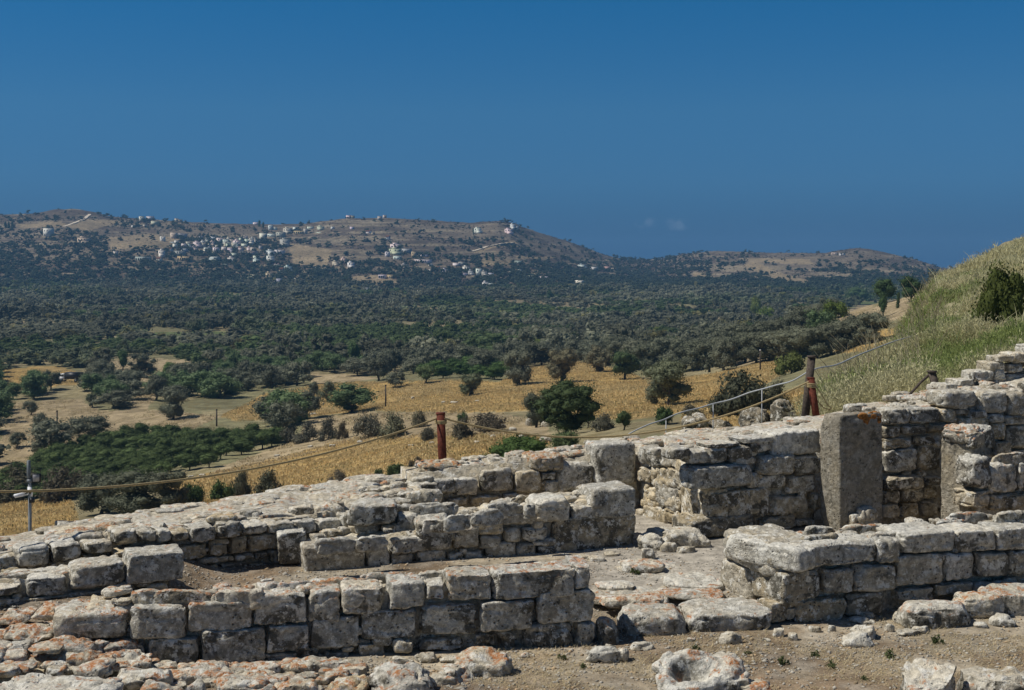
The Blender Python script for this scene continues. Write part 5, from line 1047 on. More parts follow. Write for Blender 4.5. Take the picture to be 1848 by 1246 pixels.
HS = [
 (86, 427, 17, 15, 'white two-storey house standing alone below the left summit', WHT, 'flat'), (88, 447, 10, 4, 'low white shed below the lone two-storey house', WHT, 'flat'),
 (150, 441, 23, 12, 'pale house with pinkish side left of the bare knoll', PNK, 'step'), (135, 444, 6, 4, 'tiny white hut beside the pinkish house', WHT, 'flat'),
 (255, 399, 9, 8, 'square white house on the left skyline', WHT, 'flat'), (270, 397, 13, 6, 'long white house on the left skyline', WHT, 'flat'), (279, 406, 14, 6, 'low cream house just under the long skyline house', CRM, 'flat'), (240, 411, 6, 4, 'tiny white hut under the left skyline houses', WHT, 'flat'), (261, 409, 4, 3, 'tiny pale hut among trees under the left skyline', CRM, 'flat'), (318, 401, 3, 6, 'thin pale tower on the skyline right of the white ridge houses', CRM, 'flat'), (323, 401, 10, 4, 'low tan building beside the thin skyline tower', TAN, 'flat'),
 (313, 431, 12, 11, 'large pale block house with one dark window right of the bare knoll', CRM, 'flat'), (328, 431, 16, 9, 'grey house with a row of dark openings next to the large block house', GRY, 'arcade'),
 (293, 436, 9, 9, 'white square house at the right tip of the bare knoll', WHT, 'flat'), (307, 439, 22, 3, 'long white terrace wall below the knoll houses', GRY, 'wall'),
 (318, 440, 7, 5, L1, WHT, 'flat', G1), (315, 450, 7, 10, L1, WHT, 'flat', G1), (307, 454, 9, 6, L1, WHT, 'gable', G1), (291, 464, 11, 12, 'white house with two dark arched openings at the left end of the village', WHT, 'step'), (323, 462, 21, 9, 'long grey house above the ochre building', GRY, 'flat'), (333, 471, 29, 8, 'long ochre building with dark openings at the village foot', OCR, 'arcade'), (257, 472, 29, 8, 'grey stone building with a row of arches left of the village', GRY, 'arcade'), (287, 472, 11, 7, 'white gabled house below the arched white house', WHT, 'gable'),
 (331, 448, 8, 8, L1, WHT, 'flat', G1), (339, 443, 7, 6, L1, CRM, 'flat', G1), (331, 454, 15, 5, L1, WHT, 'flat', G1), (355, 447, 14, 9, L1, WHT, 'step', G1), (352, 455, 8, 7, L1, CRM, 'flat', G1), (361, 432, 5, 4, L1, WHT, 'flat', G1), (374, 436, 10, 6, L1, WHT, 'flat', G1), (384, 435, 10, 7, L1, WHT, 'flat', G1), (383, 444, 9, 8, L1, CRM, 'step', G1), (396, 440, 11, 10, L1, WHT, 'flat', G1), (394, 448, 12, 5, L1, GRY, 'flat', G1), (389, 457, 10, 10, L1, WHT, 'flat', G1), (407, 442, 11, 9, L1, WHT, 'flat', G1), (417, 441, 7, 8, L1, CRM, 'flat', G1), (415, 454, 10, 6, L1, WHT, 'flat', G1),
 (386, 474, 21, 6, 'long pale greenhouse roof below the village', GRY, 'green'), (405, 480, 10, 3, 'low pale shed under the long greenhouse roof', WHT, 'flat'), (208, 463, 4, 9, 'narrow white house alone left of the arched stone building', WHT, 'flat'), (222, 462, 6, 5, 'grey hut right of the narrow white house', GRY, 'flat'),
 (427, 443, 12, 8, L1, WHT, 'step', G1), (419, 440, 10, 7, L1, WHT, 'flat', G1), (445, 442, 7, 10, L1, WHT, 'flat', G1), (452, 442, 11, 9, L1, WHT, 'step', G1), (461, 434, 7, 5, L1, WHT, 'flat', G1), (422, 446, 8, 6, L1, CRM, 'flat', G1), (441, 446, 12, 5, L1, WHT, 'flat', G1), (419, 452, 19, 5, L1, CRM, 'flat', G1), (456, 454, 8, 7, L1, CRM, 'flat', G1), (451, 461, 17, 6, L1, PNK, 'flat', G1), (422, 462, 14, 5, 'pale long house just left of the steep white lane', WHT, 'flat'), (417, 472, 14, 6, L3, WHT, 'step', G3), (435, 436, 8, 6, L1, WHT, 'flat', G1), (366, 446, 9, 7, L1, CRM, 'flat', G1), (372, 453, 8, 6, L1, WHT, 'flat', G1), (404, 452, 9, 6, L1, WHT, 'flat', G1), (432, 451, 8, 6, L1, WHT, 'gable', G1),
 (474, 433, 12, 12, 'tall white house at the right edge of the village', WHT, 'flat'), (490, 428, 15, 6, 'long white house right of the tall white one', WHT, 'flat'), (506, 429, 16, 10, 'plain grey concrete house above the terraces', GRY, 'flat'), (513, 445, 16, 13, 'grey terraced building stepping down the slope', GRY, 'step'),
 (488, 416, 8, 9, L2, WHT, 'flat', G2), (496, 416, 7, 5, L2, WHT, 'flat', G2), (518, 422, 14, 10, 'cream stepped house in the row under the saddle', CRM, 'step'), (533, 416, 9, 6, L2, WHT, 'flat', G2), (541, 423, 23, 6, 'long yellow-fronted house in the row under the saddle', OCR, 'arcade'), (551, 423, 6, 10, L2, CRM, 'flat', G2), (560, 414, 11, 4, L2, WHT, 'flat', G2), (578, 415, 12, 6, L2, CRM, 'step', G2), (600, 414, 6, 4, L2, WHT, 'flat', G2), (462, 406, 11, 4, 'low white house on the skyline beside the cypresses', WHT, 'flat'), (579, 398, 4, 4, 'tiny white house on the skyline right of the saddle', WHT, 'flat'), (573, 422, 17, 3, 'curved white roadside wall below the saddle row', WHT, 'wall'),
 (462, 467, 11, 5, L3, WHT, 'flat', G3), (462, 475, 11, 6, L3, WHT, 'step', G3), (487, 459, 15, 6, L3, WHT, 'step', G3), (504, 460, 18, 8, 'large white house with dark balconies in the green below the village', WHT, 'arcade'), (487, 471, 13, 9, 'white stepped house below the balconied white house', WHT, 'step'), (492, 479, 29, 4, 'long pink garden wall in the trees', PNK, 'wall'), (500, 486, 10, 8, L3, WHT, 'flat', G3), (508, 492, 9, 9, L3, CRM, 'gable', G3), (519, 491, 13, 9, L3, WHT, 'step', G3), (485, 503, 12, 10, 'pinkish ochre house low in the trees', PNK, 'step'), (457, 502, 11, 6, L3, CRM, 'flat', G3), (501, 516, 13, 13, 'white two-storey house at the foot of the village slope', WHT, 'flat'), (483, 518, 10, 3, L3, WHT, 'flat', G3), (561, 503, 5, 4, L3, WHT, 'flat', G3), (571, 489, 11, 6, L3, WHT, 'flat', G3), (587, 490, 17, 5, L3, CRM, 'flat', G3), (605, 480, 11, 7, L3, CRM, 'step', G3), (620, 476, 10, 10, L3, CRM, 'step', G3), (633, 484, 12, 10, L3, WHT, 'step', G3), (635, 525, 6, 4, L3, WHT, 'flat', G3),
 (629, 395, 9, 6, 'white house alone on the middle skyline', WHT, 'flat'), (636, 395, 7, 5, 'tan house against the white middle skyline house', TAN, 'flat'), (685, 397, 8, 6, 'cream house on the skyline right of the tan one', CRM, 'flat'), (694, 394, 4, 5, 'small tower house on the middle skyline', CRM, 'flat'), (665, 422, 10, 6, 'white gabled house alone on the brown slope', WHT, 'gable'), (673, 424, 6, 4, 'small dark stone hut beside the lone gabled house', TAN, 'flat'), (700, 433, 8, 8, 'bright white peaked hut on the brown slope', WHT, 'gable'), (635, 415, 7, 4, 'small white house under the middle skyline', WHT, 'flat'),
 (714, 448, 19, 7, 'topmost long white house of the hillside cluster', WHT, 'step'), (713, 460, 22, 10, 'wide cream house in the middle of the hillside cluster', CRM, 'step'), (699, 464, 8, 9, 'white house at the left end of the hillside cluster', WHT, 'flat'), (717, 469, 15, 6, 'low white house at the foot of the hillside cluster', WHT, 'flat'), (733, 456, 18, 7, 'grey-white house at the right of the hillside cluster', GRY, 'flat'), (747, 465, 9, 10, 'square ochre block house right of the hillside cluster', OCR, 'flat'), (763, 475, 35, 6, 'very long low white building below the ochre block', WHT, 'arcade'), (766, 463, 14, 3, L4, WHT, 'flat', G4), (777, 481, 7, 5, L4, WHT, 'flat', G4), (730, 485, 13, 7, L4, GRY, 'step', G4),
 (690, 504, 15, 7, 'grey-white house with two dark openings on the dry terrace', WHT, 'arcade'), (705, 503, 12, 6, 'small ochre outbuilding on the dry terrace', OCR, 'flat'), (660, 530, 10, 10, 'white cube house at the edge of the valley woodland', WHT, 'flat'), (684, 528, 11, 6, L4, WHT, 'flat', G4), (760, 535, 31, 4, 'long pale greenhouse in the valley woodland', WHT, 'green'), (800, 524, 10, 7, 'small white house with dark door alone in the woodland', WHT, 'flat'),
 (803, 493, 10, 6, L4, WHT, 'step', G4), (780, 490, 13, 3, L4, WHT, 'flat', G4), (790, 486, 7, 5, L4, WHT, 'gable', G4), (824, 481, 13, 5, L4, WHT, 'flat', G4), (833, 479, 12, 6, L4, GRY, 'flat', G4), (841, 492, 13, 10, 'white stepped house left of the twin white house', WHT, 'step'), (836, 497, 16, 4, L4, WHT, 'flat', G4), (850, 496, 10, 7, L4, GRY, 'step', G4), (864, 497, 10, 12, 'tall white house at the right of the lower cluster', WHT, 'flat'), (874, 498, 10, 8, L4, GRY, 'step', G4), (886, 499, 10, 6, L4, WHT, 'flat', G4),
 (876, 521, 11, 11, 'larger white house with terrace low in the woodland', WHT, 'step'), (887, 522, 10, 10, 'second white house beside the terraced white house', WHT, 'flat'), (874, 525, 36, 4, 'long white terrace wall before the two woodland houses', CRM, 'wall'),
 (862, 421, 13, 9, 'white house high on the middle hill beside a cypress', WHT, 'step'), (925, 414, 9, 9, 'white house highest near the right end of the ridge', WHT, 'step'), (918, 423, 14, 9, 'broad white house just below the highest ridge house', WHT, 'step'), (932, 414, 7, 5, 'small white annex right of the highest ridge house', WHT, 'flat'), (936, 476, 15, 5, L4, GRY, 'flat', G4), (924, 491, 10, 3, L4, WHT, 'flat', G4), (938, 492, 7, 5, L4, WHT, 'flat', G4), (921, 499, 6, 3, L4, WHT, 'flat', G4), (944, 503, 5, 4, L4, WHT, 'flat', G4), (957, 503, 14, 5, L4, CRM, 'flat', G4), (948, 515, 10, 5, L4, CRM, 'flat', G4),
 (1050, 485, 15, 7, 'white house among trees right of the hill foot', WHT, 'step'), (1072, 488, 14, 6, 'low white house right of the hill foot house', WHT, 'flat'), (1096, 486, 12, 5, 'pinkish house at the right of the hill foot row', PNK, 'flat'), (1109, 488, 12, 4, 'tan shed ending the hill foot row', TAN, 'flat'), (982, 507, 19, 3, 'thin white greenhouse roof in the woodland', WHT, 'green'), (1046, 514, 20, 3, 'white greenhouse roof beside a cypress', WHT, 'green'), (1117, 517, 8, 5, 'isolated white house in the far woodland below the gap', WHT, 'flat'), (1286, 516, 10, 5, 'isolated white house below the right-hand hill', WHT, 'flat'), (1197, 510, 7, 5, 'tiny pale house in woodland below the gap', CRM, 'flat'),
 (1437, 455, 17, 7, 'white building on the right-hand skyline, left of two', WHT, 'flat'), (1460, 455, 16, 7, 'white building on the right-hand skyline, right of two', WHT, 'flat'), (1507, 460, 12, 4, 'low cream house left of the round summit', CRM, 'flat'), (1521, 461, 10, 4, 'low white house right under the round summit', WHT, 'flat'),
]
for q in HS: house(q[0], q[1], q[2]*1.05, q[3]*1.0, q[4], q[5], q[6], q[7] if len(q) > 7 else None)
for k in range(46):
    px, py = random.gauss(398, 36), random.gauss(446, 8)
    if 325 < px < 470 and 428 < py < 466: house(px, py, random.uniform(5, 9.5), random.uniform(4, 7.5), L1, random.choice((WHT, WHT, CRM, GRY)), random.choice(('flat', 'flat', 'step')), G1)
def track(name, pts, w):
    m = MB(); P = []
    for (a, b) in zip(pts[:-1], pts[1:]):
        for t in np.linspace(0, 1, 9)[:-1]: P.append(ground_at(a[0]+(b[0]-a[0])*t, a[1]+(b[1]-a[1])*t, 900.))
    P.append(ground_at(*pts[-1], 900.)); P = np.array(P); d = np.gradient(P, axis=0); d[:, 2] = 0; d /= np.linalg.norm(d, axis=1)[:, None]+1e-9
    s = np.stack((-d[:, 1], d[:, 0], d[:, 2]*0), -1)*w/2; n = len(P)
    V = np.concatenate((P-s, P+s, P-s, P+s)); V[:2*n, 2] += .5; V[2*n:, 2] -= 1.5
    i = np.arange(n-1); Q = np.concatenate((np.stack((i, i+1, n+i+1, n+i), -1), np.stack((i, i+1, 2*n+i+1, 2*n+i), -1), np.stack((n+i, n+i+1, 3*n+i+1, 3*n+i), -1)))
    o = link(name, mesh(name, V, Q, None, M_TRACK)); tag(o, 'pale track on the hillside', None, kind='structure')
track('lane_path', [(434, 449), (438, 462), (444, 472), (447, 478), (445, 484), (440, 486)], 4.5)
track('hill_road', [(852, 455), (880, 446), (902, 441), (926, 439), (934, 443)], 5)
track('hill_road', [(532, 522), (536, 512), (534, 502)], 4)
track('hill_road', [(115, 410), (135, 403), (152, 396), (162, 388)], 4)
# ------------------------------------------------------------------ posts, ropes, rail, mast, poles, truck
def post(name, label, px, ytop, ybot, Y, wpx, mat, lean=0.0, iron=False):
    s = Y/F; x0 = (px-CX)*s; zt = CZ-(ytop-HZ)*s; zb = CZ-(ybot-HZ)*s-.35; h = zt-zb; w = wpx*s/2
    r = thing(name, label, 'post', (x0, Y, zb)); m = MB()
    if iron:                                              # a rolled steel section: web and two flanges
        for c, hh in (((0, 0), (w*.16, w*.75)), ((0, -w*.82), (w, w*.14)), ((0, w*.82), (w, w*.14))):
            b = MB(); b.box((c[0], c[1], 0), (hh[0], hh[1], h/2)); v = b.V[0]; v = v.copy(); v[:, 0] += (v[:, 2])*lean; v[:, 2] += h/2; m.add(v, b.Q[0])
    else:
        b = MB(); b.box((0, 0, 0), (w, w*.8, h/2), taper=.94); v = b.V[0].copy(); v[:, 0] += v[:, 2]*lean; v[:, 2] += h/2; m.add(v, b.Q[0])
    link('shaft', m.me('shaft', mat), (0, 0, 0), r)
    c = MB(); c.box((lean*h/2, 0, h+.012), (w*1.12, w*1.05, .014)); link('cap', c.me('cap', mat), (0, 0, 0), r)
    return r, np.array((x0+lean*h/2, Y, zt))
p1, t1 = post('rope_post', 'rust red iron post with rope tied round its head at the terrace edge', 798, 748, 842, 21.0, 14.5, M_RUST, -.02*2, True)
p2, t2 = post('iron_post', 'rust red iron post with rope knot leaning beside the dark timber post', 1470, 684, 742, 22.4, 11, M_RUST, -.14, True)
p3, t3 = post('timber_post', 'tall dark timber post carrying the pipe rail', 1457, 645, 752, 22.6, 13, M_OLDWOOD, .11)
p4, t4 = post('timber_stub', 'short dark timber stub leaning on the wall below the grassy bank', 1691, 672, 702, 22.7, 13, M_OLDWOOD, -.28)
m = MB(); a, b = W(1642, 712, 22.5), W(1682, 672, 22.8); m.tube([a, (a+b)/2+(0, 0, .02), b], .022, 6); tag(link('fallen_bar', m.me('fallen_bar', M_OLDWOOD)), 'thin dark bar lying aslant against the timber stub', 'bar')
def catenary(a, b, sag, n=40):
    t = np.linspace(0, 1, n)[:, None]; p = a+(b-a)*t; p[:, 2] -= (4*t*(1-t))[:, 0]*sag; return p
def rope(label, runs, rad, wraps=()):
    m = MB()
    for pts in runs:
        pts = np.asarray(pts); L_ = np.r_[0, np.cumsum(np.linalg.norm(np.diff(pts, axis=0), axis=1))]
        n = max(30, int(L_[-1]/.05)); u = np.linspace(0, L_[-1], n); q = np.stack([np.interp(u, L_, pts[:, k]) for k in range(3)], -1)
        m.tube(q, rad*(1+.10*np.sin(u*70)), 7)
    for c, w, hh in wraps:
        t = np.linspace(0, 6.28*3, 60); m.tube(np.stack((c[0]+w*np.cos(t), c[1]+w*np.sin(t), c[2]-.03-hh*t/18.8), -1), rad*.9, 6)
    return tag(link('rope', m.me('rope', M_ROPE, True)), label, 'rope')
k1 = t1+np.array((0, 0, -.06)); k2 = t2+np.array((0, 0, -.03))
left = W(-260, 882, 14.2)
mid = W(0, 877, 16.2)
def through(a, b, pm):                                  # parabola from a to b through a middle point
    t = np.linspace(0, 1, 60); tm = (pm[0]-a[0])/(b[0]-a[0]); zl = a[2]+(b[2]-a[2])*tm; k = (zl-pm[2])/(tm*(1-tm))
    p = a+(b-a)*t[:, None]; p[:, 2] -= k*t*(1-t); return p
rope('tan rope sagging from the rust red post to beyond the left edge', [through(left, k1-np.array((.05, .03, 0)), W(330, 851, 18.0))], .0155, [(k1, .085, .05)])
rope('tan rope sagging between the two rust red posts', [through(k1+np.array((.06, -.05, 0)), k2, W(1075, 788, 21.6))], .0155, [(k2, .075, .08)])
m = MB(); m.tube([k2, k2+(.06, 0, -.28), k2+(.22, .05, -.46), k2+(.34, .05, -.50)], .010, 5); m.tube([k2, k2+(.16, 0, -.2), k2+(.30, .05, -.42), k2+(.36, .05, -.48)], .010, 5)
tag(link('rope_tail', m.me('rope_tail', M_ROPE)), 'loose thin rope ends hanging right of the iron post', 'rope')
# pipe rail
RP = [(1112, 800, 23.4), (1150, 776, 23.6), (1178, 763, 23.8), (1215, 750, 24.1), (1260, 738, 24.4), (1296, 726, 24.6), (1340, 714, 24.6), (1380, 702, 24.4), (1420, 690, 23.8), (1452, 676, 22.9), (1470, 667, 22.75), (1500, 660, 23.6), (1540, 646, 25.5), (1600, 622, 29.0), (1646, 606, 32.0)]
pts = np.array([W(*q) for q in RP])
rr = thing('pipe_rail', 'pale curving pipe rail on thin stakes climbing behind the terrace to the bank', 'railing', (3.0, 24, 0))
off = np.array((3.0, 24, 0)); u = np.linspace(0, len(pts)-1, 90); P = np.stack([np.interp(u, np.arange(len(pts)), pts[:, k]) for k in range(3)], -1)
P = (P+np.roll(P, 1, 0)+np.roll(P, -1, 0))/3; P[0], P[-1] = pts[0], pts[-1]
m = MB(); P[:, 2] += .014*np.sin(u*2.1)+.006*np.sin(u*4.3); m.tube(P-off, .014, 8); link('rail', m.me('rail', M_PIPE, True), (0, 0, 0), rr)
for px, yt, yb, Y in ((1202, 755, 785, 24.0), (1287, 730, 768, 24.5), (1375, 704, 745, 24.4)):
    m = MB(); m.tube([W(px, yt, Y)-off, W(px, yb, Y)-off-(0, 0, .5)], .009, 6); link('stake', m.me('stake', M_PIPE, True), (0, 0, 0), rr)
# camera mast beyond the terrace at the left
Y = 17.2; s = Y/F; X0 = (54-CX)*s; Z = lambda y: CZ-(y-HZ)*s
ms = thing('camera_mast', 'slim grey steel mast with white surveillance cameras and an antenna, at the left', 'mast', (X0, Y, -1.2))
def mp(name, mat, f, parent=None, smooth=True):
    b = MB(); f(b); return link(name, b.me(name, mat, smooth), (0, 0, 0) if parent else (-0, 0, 0), parent or ms)
z_ = lambda y: Z(y)+1.2
mp('pole', M_STEEL, lambda b: b.tube([(0, 0, 0), (0, 0, z_(866))], .022, 12))
mp('antenna', M_STEEL, lambda b: b.tube([(-.012, 0, z_(866)), (-.016, 0, z_(862)), (-.016, 0, z_(832)), (-.016, 0, z_(831))], (.012, .024, .024, .010), 12))
mp('bracket', M_WHITE, lambda b: (b.tube([(0, 0, z_(884)), (-.03, -.03, z_(886)), (-.11, -.06, z_(894))], .012, 8), b.tube([(0, 0, z_(892)), (-.06, -.04, z_(893))], .01, 8)))
def camf(b): b.tube([(-.17, -.09, z_(894)), (-.165, -.088, z_(893.6)), (-.06, -.05, z_(891)), (-.055, -.05, z_(891))], (.02, .026, .026, .018), 12)
c1 = mp('camera_head', M_WHITE, camf); mp('lens', M_DARK, lambda b: b.tube([(-.185, -.095, z_(895)), (-.17, -.09, z_(894))], .018, 12), c1)
c2 = mp('camera_head', M_WHITE, lambda b: b.tube([(.035, -.09, z_(886)), (.03, -.085, z_(885.5)), (-.01, .02, z_(881)), (-.015, .03, z_(880.5))], (.022, .029, .029, .02), 12)); mp('lens', M_DARK, lambda b: b.tube([(.04, -.105, z_(886.6)), (.035, -.09, z_(886))], .019, 12), c2)
mp('collar', M_WHITE, lambda b: b.tube([(.03, -.02, z_(896)), (.035, -.02, z_(886))], .012, 8))
mp('junction_box', M_DARK, lambda b: b.box((.03, -.01, z_(903)), (.028, .03, .028)), None, False)
sp_ = mp('solar_panel', M_DARK, lambda b: b.box((.085, 0, z_(863)), (.058, .008, .058), .35, (.25, .0)), None, False)
mp('panel_face', plain('panel_grey', (.30, .30, .31), .4, .15, 120, .5), lambda b: b.box((.082, -.010, z_(863)), (.040, .003, .048), .35, (.25, .0)), sp_, False)
mp('clamp', M_STEEL, lambda b: (b.box((.03, 0, z_(865)), (.03, .012, .012)), b.box((0, 0, z_(868)), (.03, .03, .02))), None, False)
# field poles
def fpole(label, px, yt, yb, wpx=3.0, top=None, brace=False):
    g = ground_at(px, yb, 60.); s = g[1]/F; r = thing('field_pole', label, 'pole', g); h = (yb-yt)*s; b = MB()
    b.tube([(0, 0, -.4), (0, 0, h*.5), (0, 0, h)], (wpx*s/2, wpx*s*.45, wpx*s*.38), 8)
    if brace: b.tube([(wpx*s*2.4, -.3, -.2), (.02, 0, h*.35)], wpx*s*.25, 6)
    link('shaft', b.me('shaft', M_OLDWOOD), (0, 0, 0), r)
    c = MB(); c.tube([(0, 0, h), (0, 0, h+wpx*s*.7)], wpx*s*.5, 8); link('cap', c.me('cap', M_WHITE if top else M_OLDWOOD), (0, 0, 0), r)
fpole('thin dark field pole standing in the upper golden field', 696, 697, 735)
fpole('thin dark field pole before the left olives on pale soil', 391, 741, 770)
fpole('braced dark field pole near the leggy olive at the left', 103, 744, 790, 3.2, None, True)
fpole('field pole with a white cap on the pale clearing at the right', 1372, 634, 668, 3.0, True)
# farm truck under the trees
g = ground_at(128, 690, 200.); s = g[1]/F; k = 40*s/5.6
tr = thing('farm_truck', 'old farm truck with white cab and dark load bed, parked under trees at the left', 'truck', g, None, R(-6))
def tp(name, mat, f, parent=None):
    b = MB(); f(b); o = link(name, b.me(name, mat), (0, 0, 0), parent or tr); return o
cab = tp('cab', M_WHITE, lambda b: (b.box((-2.1*k, 0, .95*k), (.75*k, .95*k, .45*k)), b.box((-2.0*k, 0, 1.75*k), (.62*k, .88*k, .38*k), taper=.88)))
tp('windscreen', M_GLASS, lambda b: b.box((-2.62*k, 0, 1.72*k), (.04*k, .75*k, .28*k)), cab); tp('side_window', M_GLASS, lambda b: b.box((-2.0*k, -.86*k, 1.72*k), (.4*k, .05*k, .24*k)), cab)
tp('bumper', M_STEEL, lambda b: b.box((-2.9*k, 0, .6*k), (.07*k, .95*k, .12*k)))
tp('load_bed', M_DARK, lambda b: (b.box((.75*k, 0, .95*k), (2.0*k, 1.0*k, .12*k)), b.box((.75*k, -1.0*k, 1.7*k), (2.0*k, .05*k, .65*k)), b.box((.75*k, 1.0*k, 1.7*k), (2.0*k, .05*k, .65*k)), b.box((2.72*k, 0, 1.7*k), (.05*k, .95*k, .65*k)), b.box((-1.2*k, 0, 1.7*k), (.05*k, .95*k, .65*k))))
tp('canopy', M_DARK, lambda b: b.box((.75*k, 0, 2.42*k), (2.05*k, 1.06*k, .06*k)))
for x_ in (-2.1, 1.7):
    for y_ in (-.95, .95):
        wl = tp('wheel', M_DARK, lambda b: b.tube([(x_*k, (y_-.12)*k, .45*k), (x_*k, (y_+.12)*k, .45*k)], .45*k, 16)); tp('hub', M_STEEL, lambda b: b.tube([(x_*k, (y_-.14)*k, .45*k), (x_*k, (y_+.14)*k, .45*k)], .18*k, 10), wl)
for y_ in (-.6, .6): tp('headlight', M_WHITE, lambda b: b.tube([(-2.9*k, y_*k, .9*k), (-2.84*k, y_*k, .9*k)], .12*k, 10))
# pale field stones along the stone line and in the gold
for i, (px, by, w_, h_) in enumerate([(584, 730, 4, 3), (745, 721, 6, 5), (862, 726, 9, 4), (820, 728, 14, 4), (800, 728, 8, 4), (875, 776, 12, 7), (960, 768, 24, 16), (986, 770, 20, 10), (905, 772, 16, 7), (925, 778, 14, 7), (945, 790, 18, 8), (890, 790, 10, 5), (860, 800, 12, 5), (780, 802, 10, 5), (742, 806, 10, 4), (650, 800, 12, 5), (600, 806, 12, 4), (985, 800, 22, 12), (1005, 796, 12, 8), (560, 808, 10, 4), (500, 824, 12, 4), (365, 860, 14, 5), (345, 862, 10, 4), (1060, 800, 14, 6), (1090, 798, 12, 6), (565, 750, 12, 5), (550, 753, 10, 4)]):
    b = ground_at(px, by, 50.); s = b[1]/F
    o = stone('field_stone', b+np.array((0, 0, h_*s*.3)), (w_*s/2, w_*s*.35, h_*s*.6), random.uniform(-.5, .5), None, (.45, .3, .35), p=3, amp=.05, jit=.1, n=8)
    tag(o, ('white field stone alone in the golden field' if i < 2 else 'pale stone in the scatter dividing the two golden fields'), 'rock', 'pale stones in the fields')
# ------------------------------------------------------------------ light, air, camera
sun = bpy.data.lights.new('sun', 'SUN'); sun.energy = 4.2; sun.angle = R(.53); sun.color = (1.0, .95, .87)
so = bpy.data.objects.new('sun', sun); COL.objects.link(so)
from mathutils import Vector
so.rotation_euler = Vector(SUN).to_track_quat('Z', 'Y').to_euler(); so.location = (0, 0, 60)
wd = bpy.data.worlds.new('World'); scn.world = wd; wd.use_nodes = True
nt = wd.node_tree; nt.nodes.clear(); L = nt.links.new
sky = nt.nodes.new('ShaderNodeTexSky'); sky.sky_type = 'NISHITA'; sky.sun_disc = False
sky.sun_elevation = math.asin(SUN[2]); sky.sun_rotation = math.atan2(SUN[0], SUN[1]); sky.altitude = 300; sky.air_density = 1.0; sky.dust_density = .15; sky.ozone_density = 3.0
tc = nt.nodes.new('ShaderNodeTexCoord'); sp = nt.nodes.new('ShaderNodeSeparateXYZ'); L(tc.outputs['Generated'], sp.inputs[0])
rp = nt.nodes.new('ShaderNodeValToRGB'); L(sp.outputs[2], rp.inputs[0])
SKYT = [(0.0, (.06, .20, .66)), (.02, (.095, .27, .70)), (.06, (.175, .45, .86)), (.113, (.21, .57, .92)), (.194, (.11, .62, 1.0)), (.32, (.40, .58, .80)), (.6, (.55, .62, .74))]
e = rp.color_ramp.elements
while len(e) < len(SKYT): e.new(.5)
for q, (p, c) in zip(e, SKYT): q.position = p; q.color = (*c, 1)
mx = nt.nodes.new('ShaderNodeMix'); mx.data_type = 'RGBA'; mx.blend_type = 'MULTIPLY'; mx.inputs[0].default_value = 1
L(sky.outputs[0], mx.inputs[6]); L(rp.outputs[0], mx.inputs[7])
def wm(op, a, b):
    o = nt.nodes.new('ShaderNodeMath'); o.operation = op
    for i, v in enumerate((a, b)):
        if isinstance(v, (int, float)): o.inputs[i].default_value = v
        else: L(v, o.inputs[i])
    return o.outputs[0]
# two faint wisps of cloud low in the south-west
cs = None; ys = wm('MAXIMUM', sp.outputs[1], .05); uu, vv = wm('DIVIDE', sp.outputs[0], ys), wm('DIVIDE', sp.outputs[2], ys)
ns = nt.nodes.new('ShaderNodeTexNoise'); L(tc.outputs['Generated'], ns.inputs['Vector']); ns.inputs['Scale'].default_value = 130; ns.inputs['Detail'].default_value = 5
for u0, v0, a, b in ((.1005, .0300, .011, .005), (.1240, .0285, .012, .0055)):
    du, dv = wm('DIVIDE', wm('SUBTRACT', uu, u0), a), wm('DIVIDE', wm('SUBTRACT', vv, v0), b)
    q = wm('MAXIMUM', wm('SUBTRACT', 1.0, wm('ADD', wm('MULTIPLY', du, du), wm('MULTIPLY', dv, dv))), 0.0)
    cs = q if cs is None else wm('ADD', cs, q)
cs = wm('MULTIPLY', cs, wm('MAXIMUM', wm('SUBTRACT', ns.outputs['Fac'], .38), 0.0)); cs = wm('MULTIPLY', cs, wm('GREATER_THAN', sp.outputs[1], 0.0))
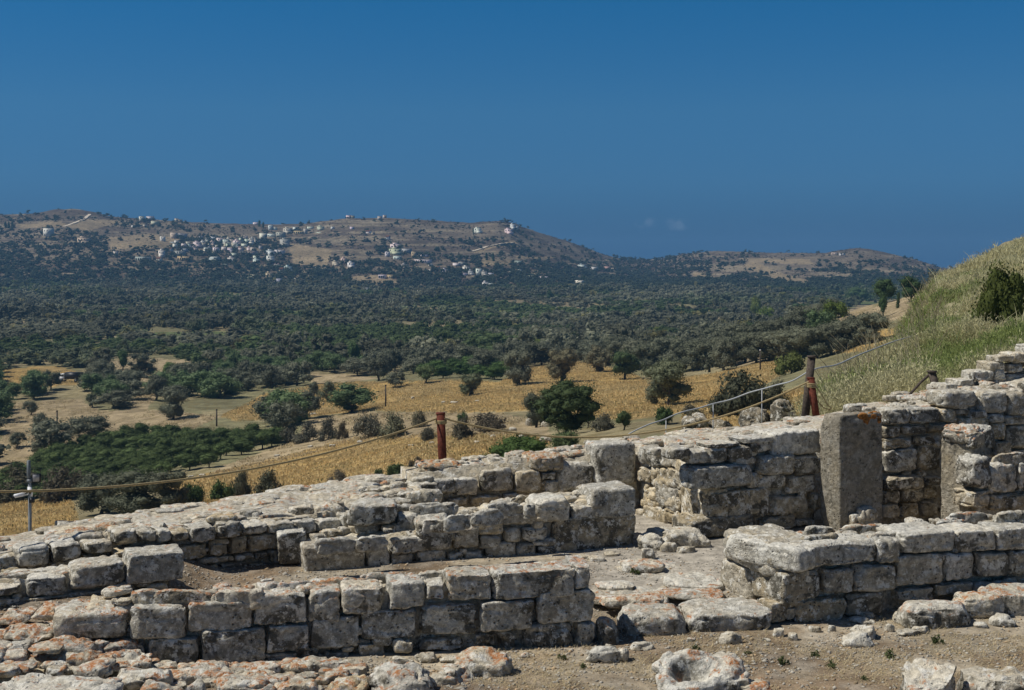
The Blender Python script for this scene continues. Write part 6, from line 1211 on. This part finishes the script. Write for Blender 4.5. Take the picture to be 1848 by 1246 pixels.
mc = nt.nodes.new('ShaderNodeMix'); mc.data_type = 'RGBA'; mc.blend_type = 'ADD'; L(wm('MULTIPLY', cs, 5.0), mc.inputs[0]); L(mx.outputs[2], mc.inputs[6]); mc.inputs[7].default_value = (.9, .9, .9, 1); mx = mc
bg = nt.nodes.new('ShaderNodeBackground'); bg.inputs[1].default_value = .06; L(mx.outputs[2], bg.inputs[0])
ow = nt.nodes.new('ShaderNodeOutputWorld'); L(bg.outputs[0], ow.inputs[0])
HAZE_D = 0.00018
def haze():
    t = NT('air'); v = t.n('VolumePrincipled'); v.inputs['Color'].default_value = (.18, .43, .76, 1); v.inputs['Density'].default_value = HAZE_D
    v.inputs['Anisotropy'].default_value = .1
    t.t.links.new(v.outputs[0], t.out.inputs[1])
    b = MB(); b.box((0, 0, 0), (5700, 5700, 90)); o = link('haze', b.me('haze', t.m), (0, 0, 12)); tag(o, 'thin blue summer haze over the valley', None, kind='stuff')
haze()
cam = bpy.data.cameras.new('camera'); co = bpy.data.objects.new('camera', cam); COL.objects.link(co)
cam.sensor_fit = 'HORIZONTAL'; cam.sensor_width = 36.0; cam.lens = 36.0*F/1848.0
co.location = (0, 0, CZ); co.rotation_euler = (R(90), 0, 0)
cam.shift_x = 0; cam.shift_y = -(623.0-HZ)/1848.0
cam.clip_start = .1; cam.clip_end = 40000
scn.camera = co
scn.render.resolution_x = 1024; scn.render.resolution_y = 690
scn.view_settings.view_transform = 'Standard'; scn.view_settings.look = 'None'; scn.view_settings.exposure = 0; scn.view_settings.gamma = 1
scn.render.engine = 'CYCLES'; cy = scn.cycles
cy.max_bounces = 6; cy.diffuse_bounces = 3; cy.glossy_bounces = 2; cy.transmission_bounces = 3; cy.volume_bounces = 1; cy.transparent_max_bounces = 8
cy.use_denoising = True; cy.denoiser = 'OPENIMAGEDENOISE'; cy.denoising_input_passes = 'RGB_ALBEDO_NORMAL'; cy.denoising_prefilter = 'ACCURATE'; cy.caustics_reflective = False; cy.caustics_refractive = False
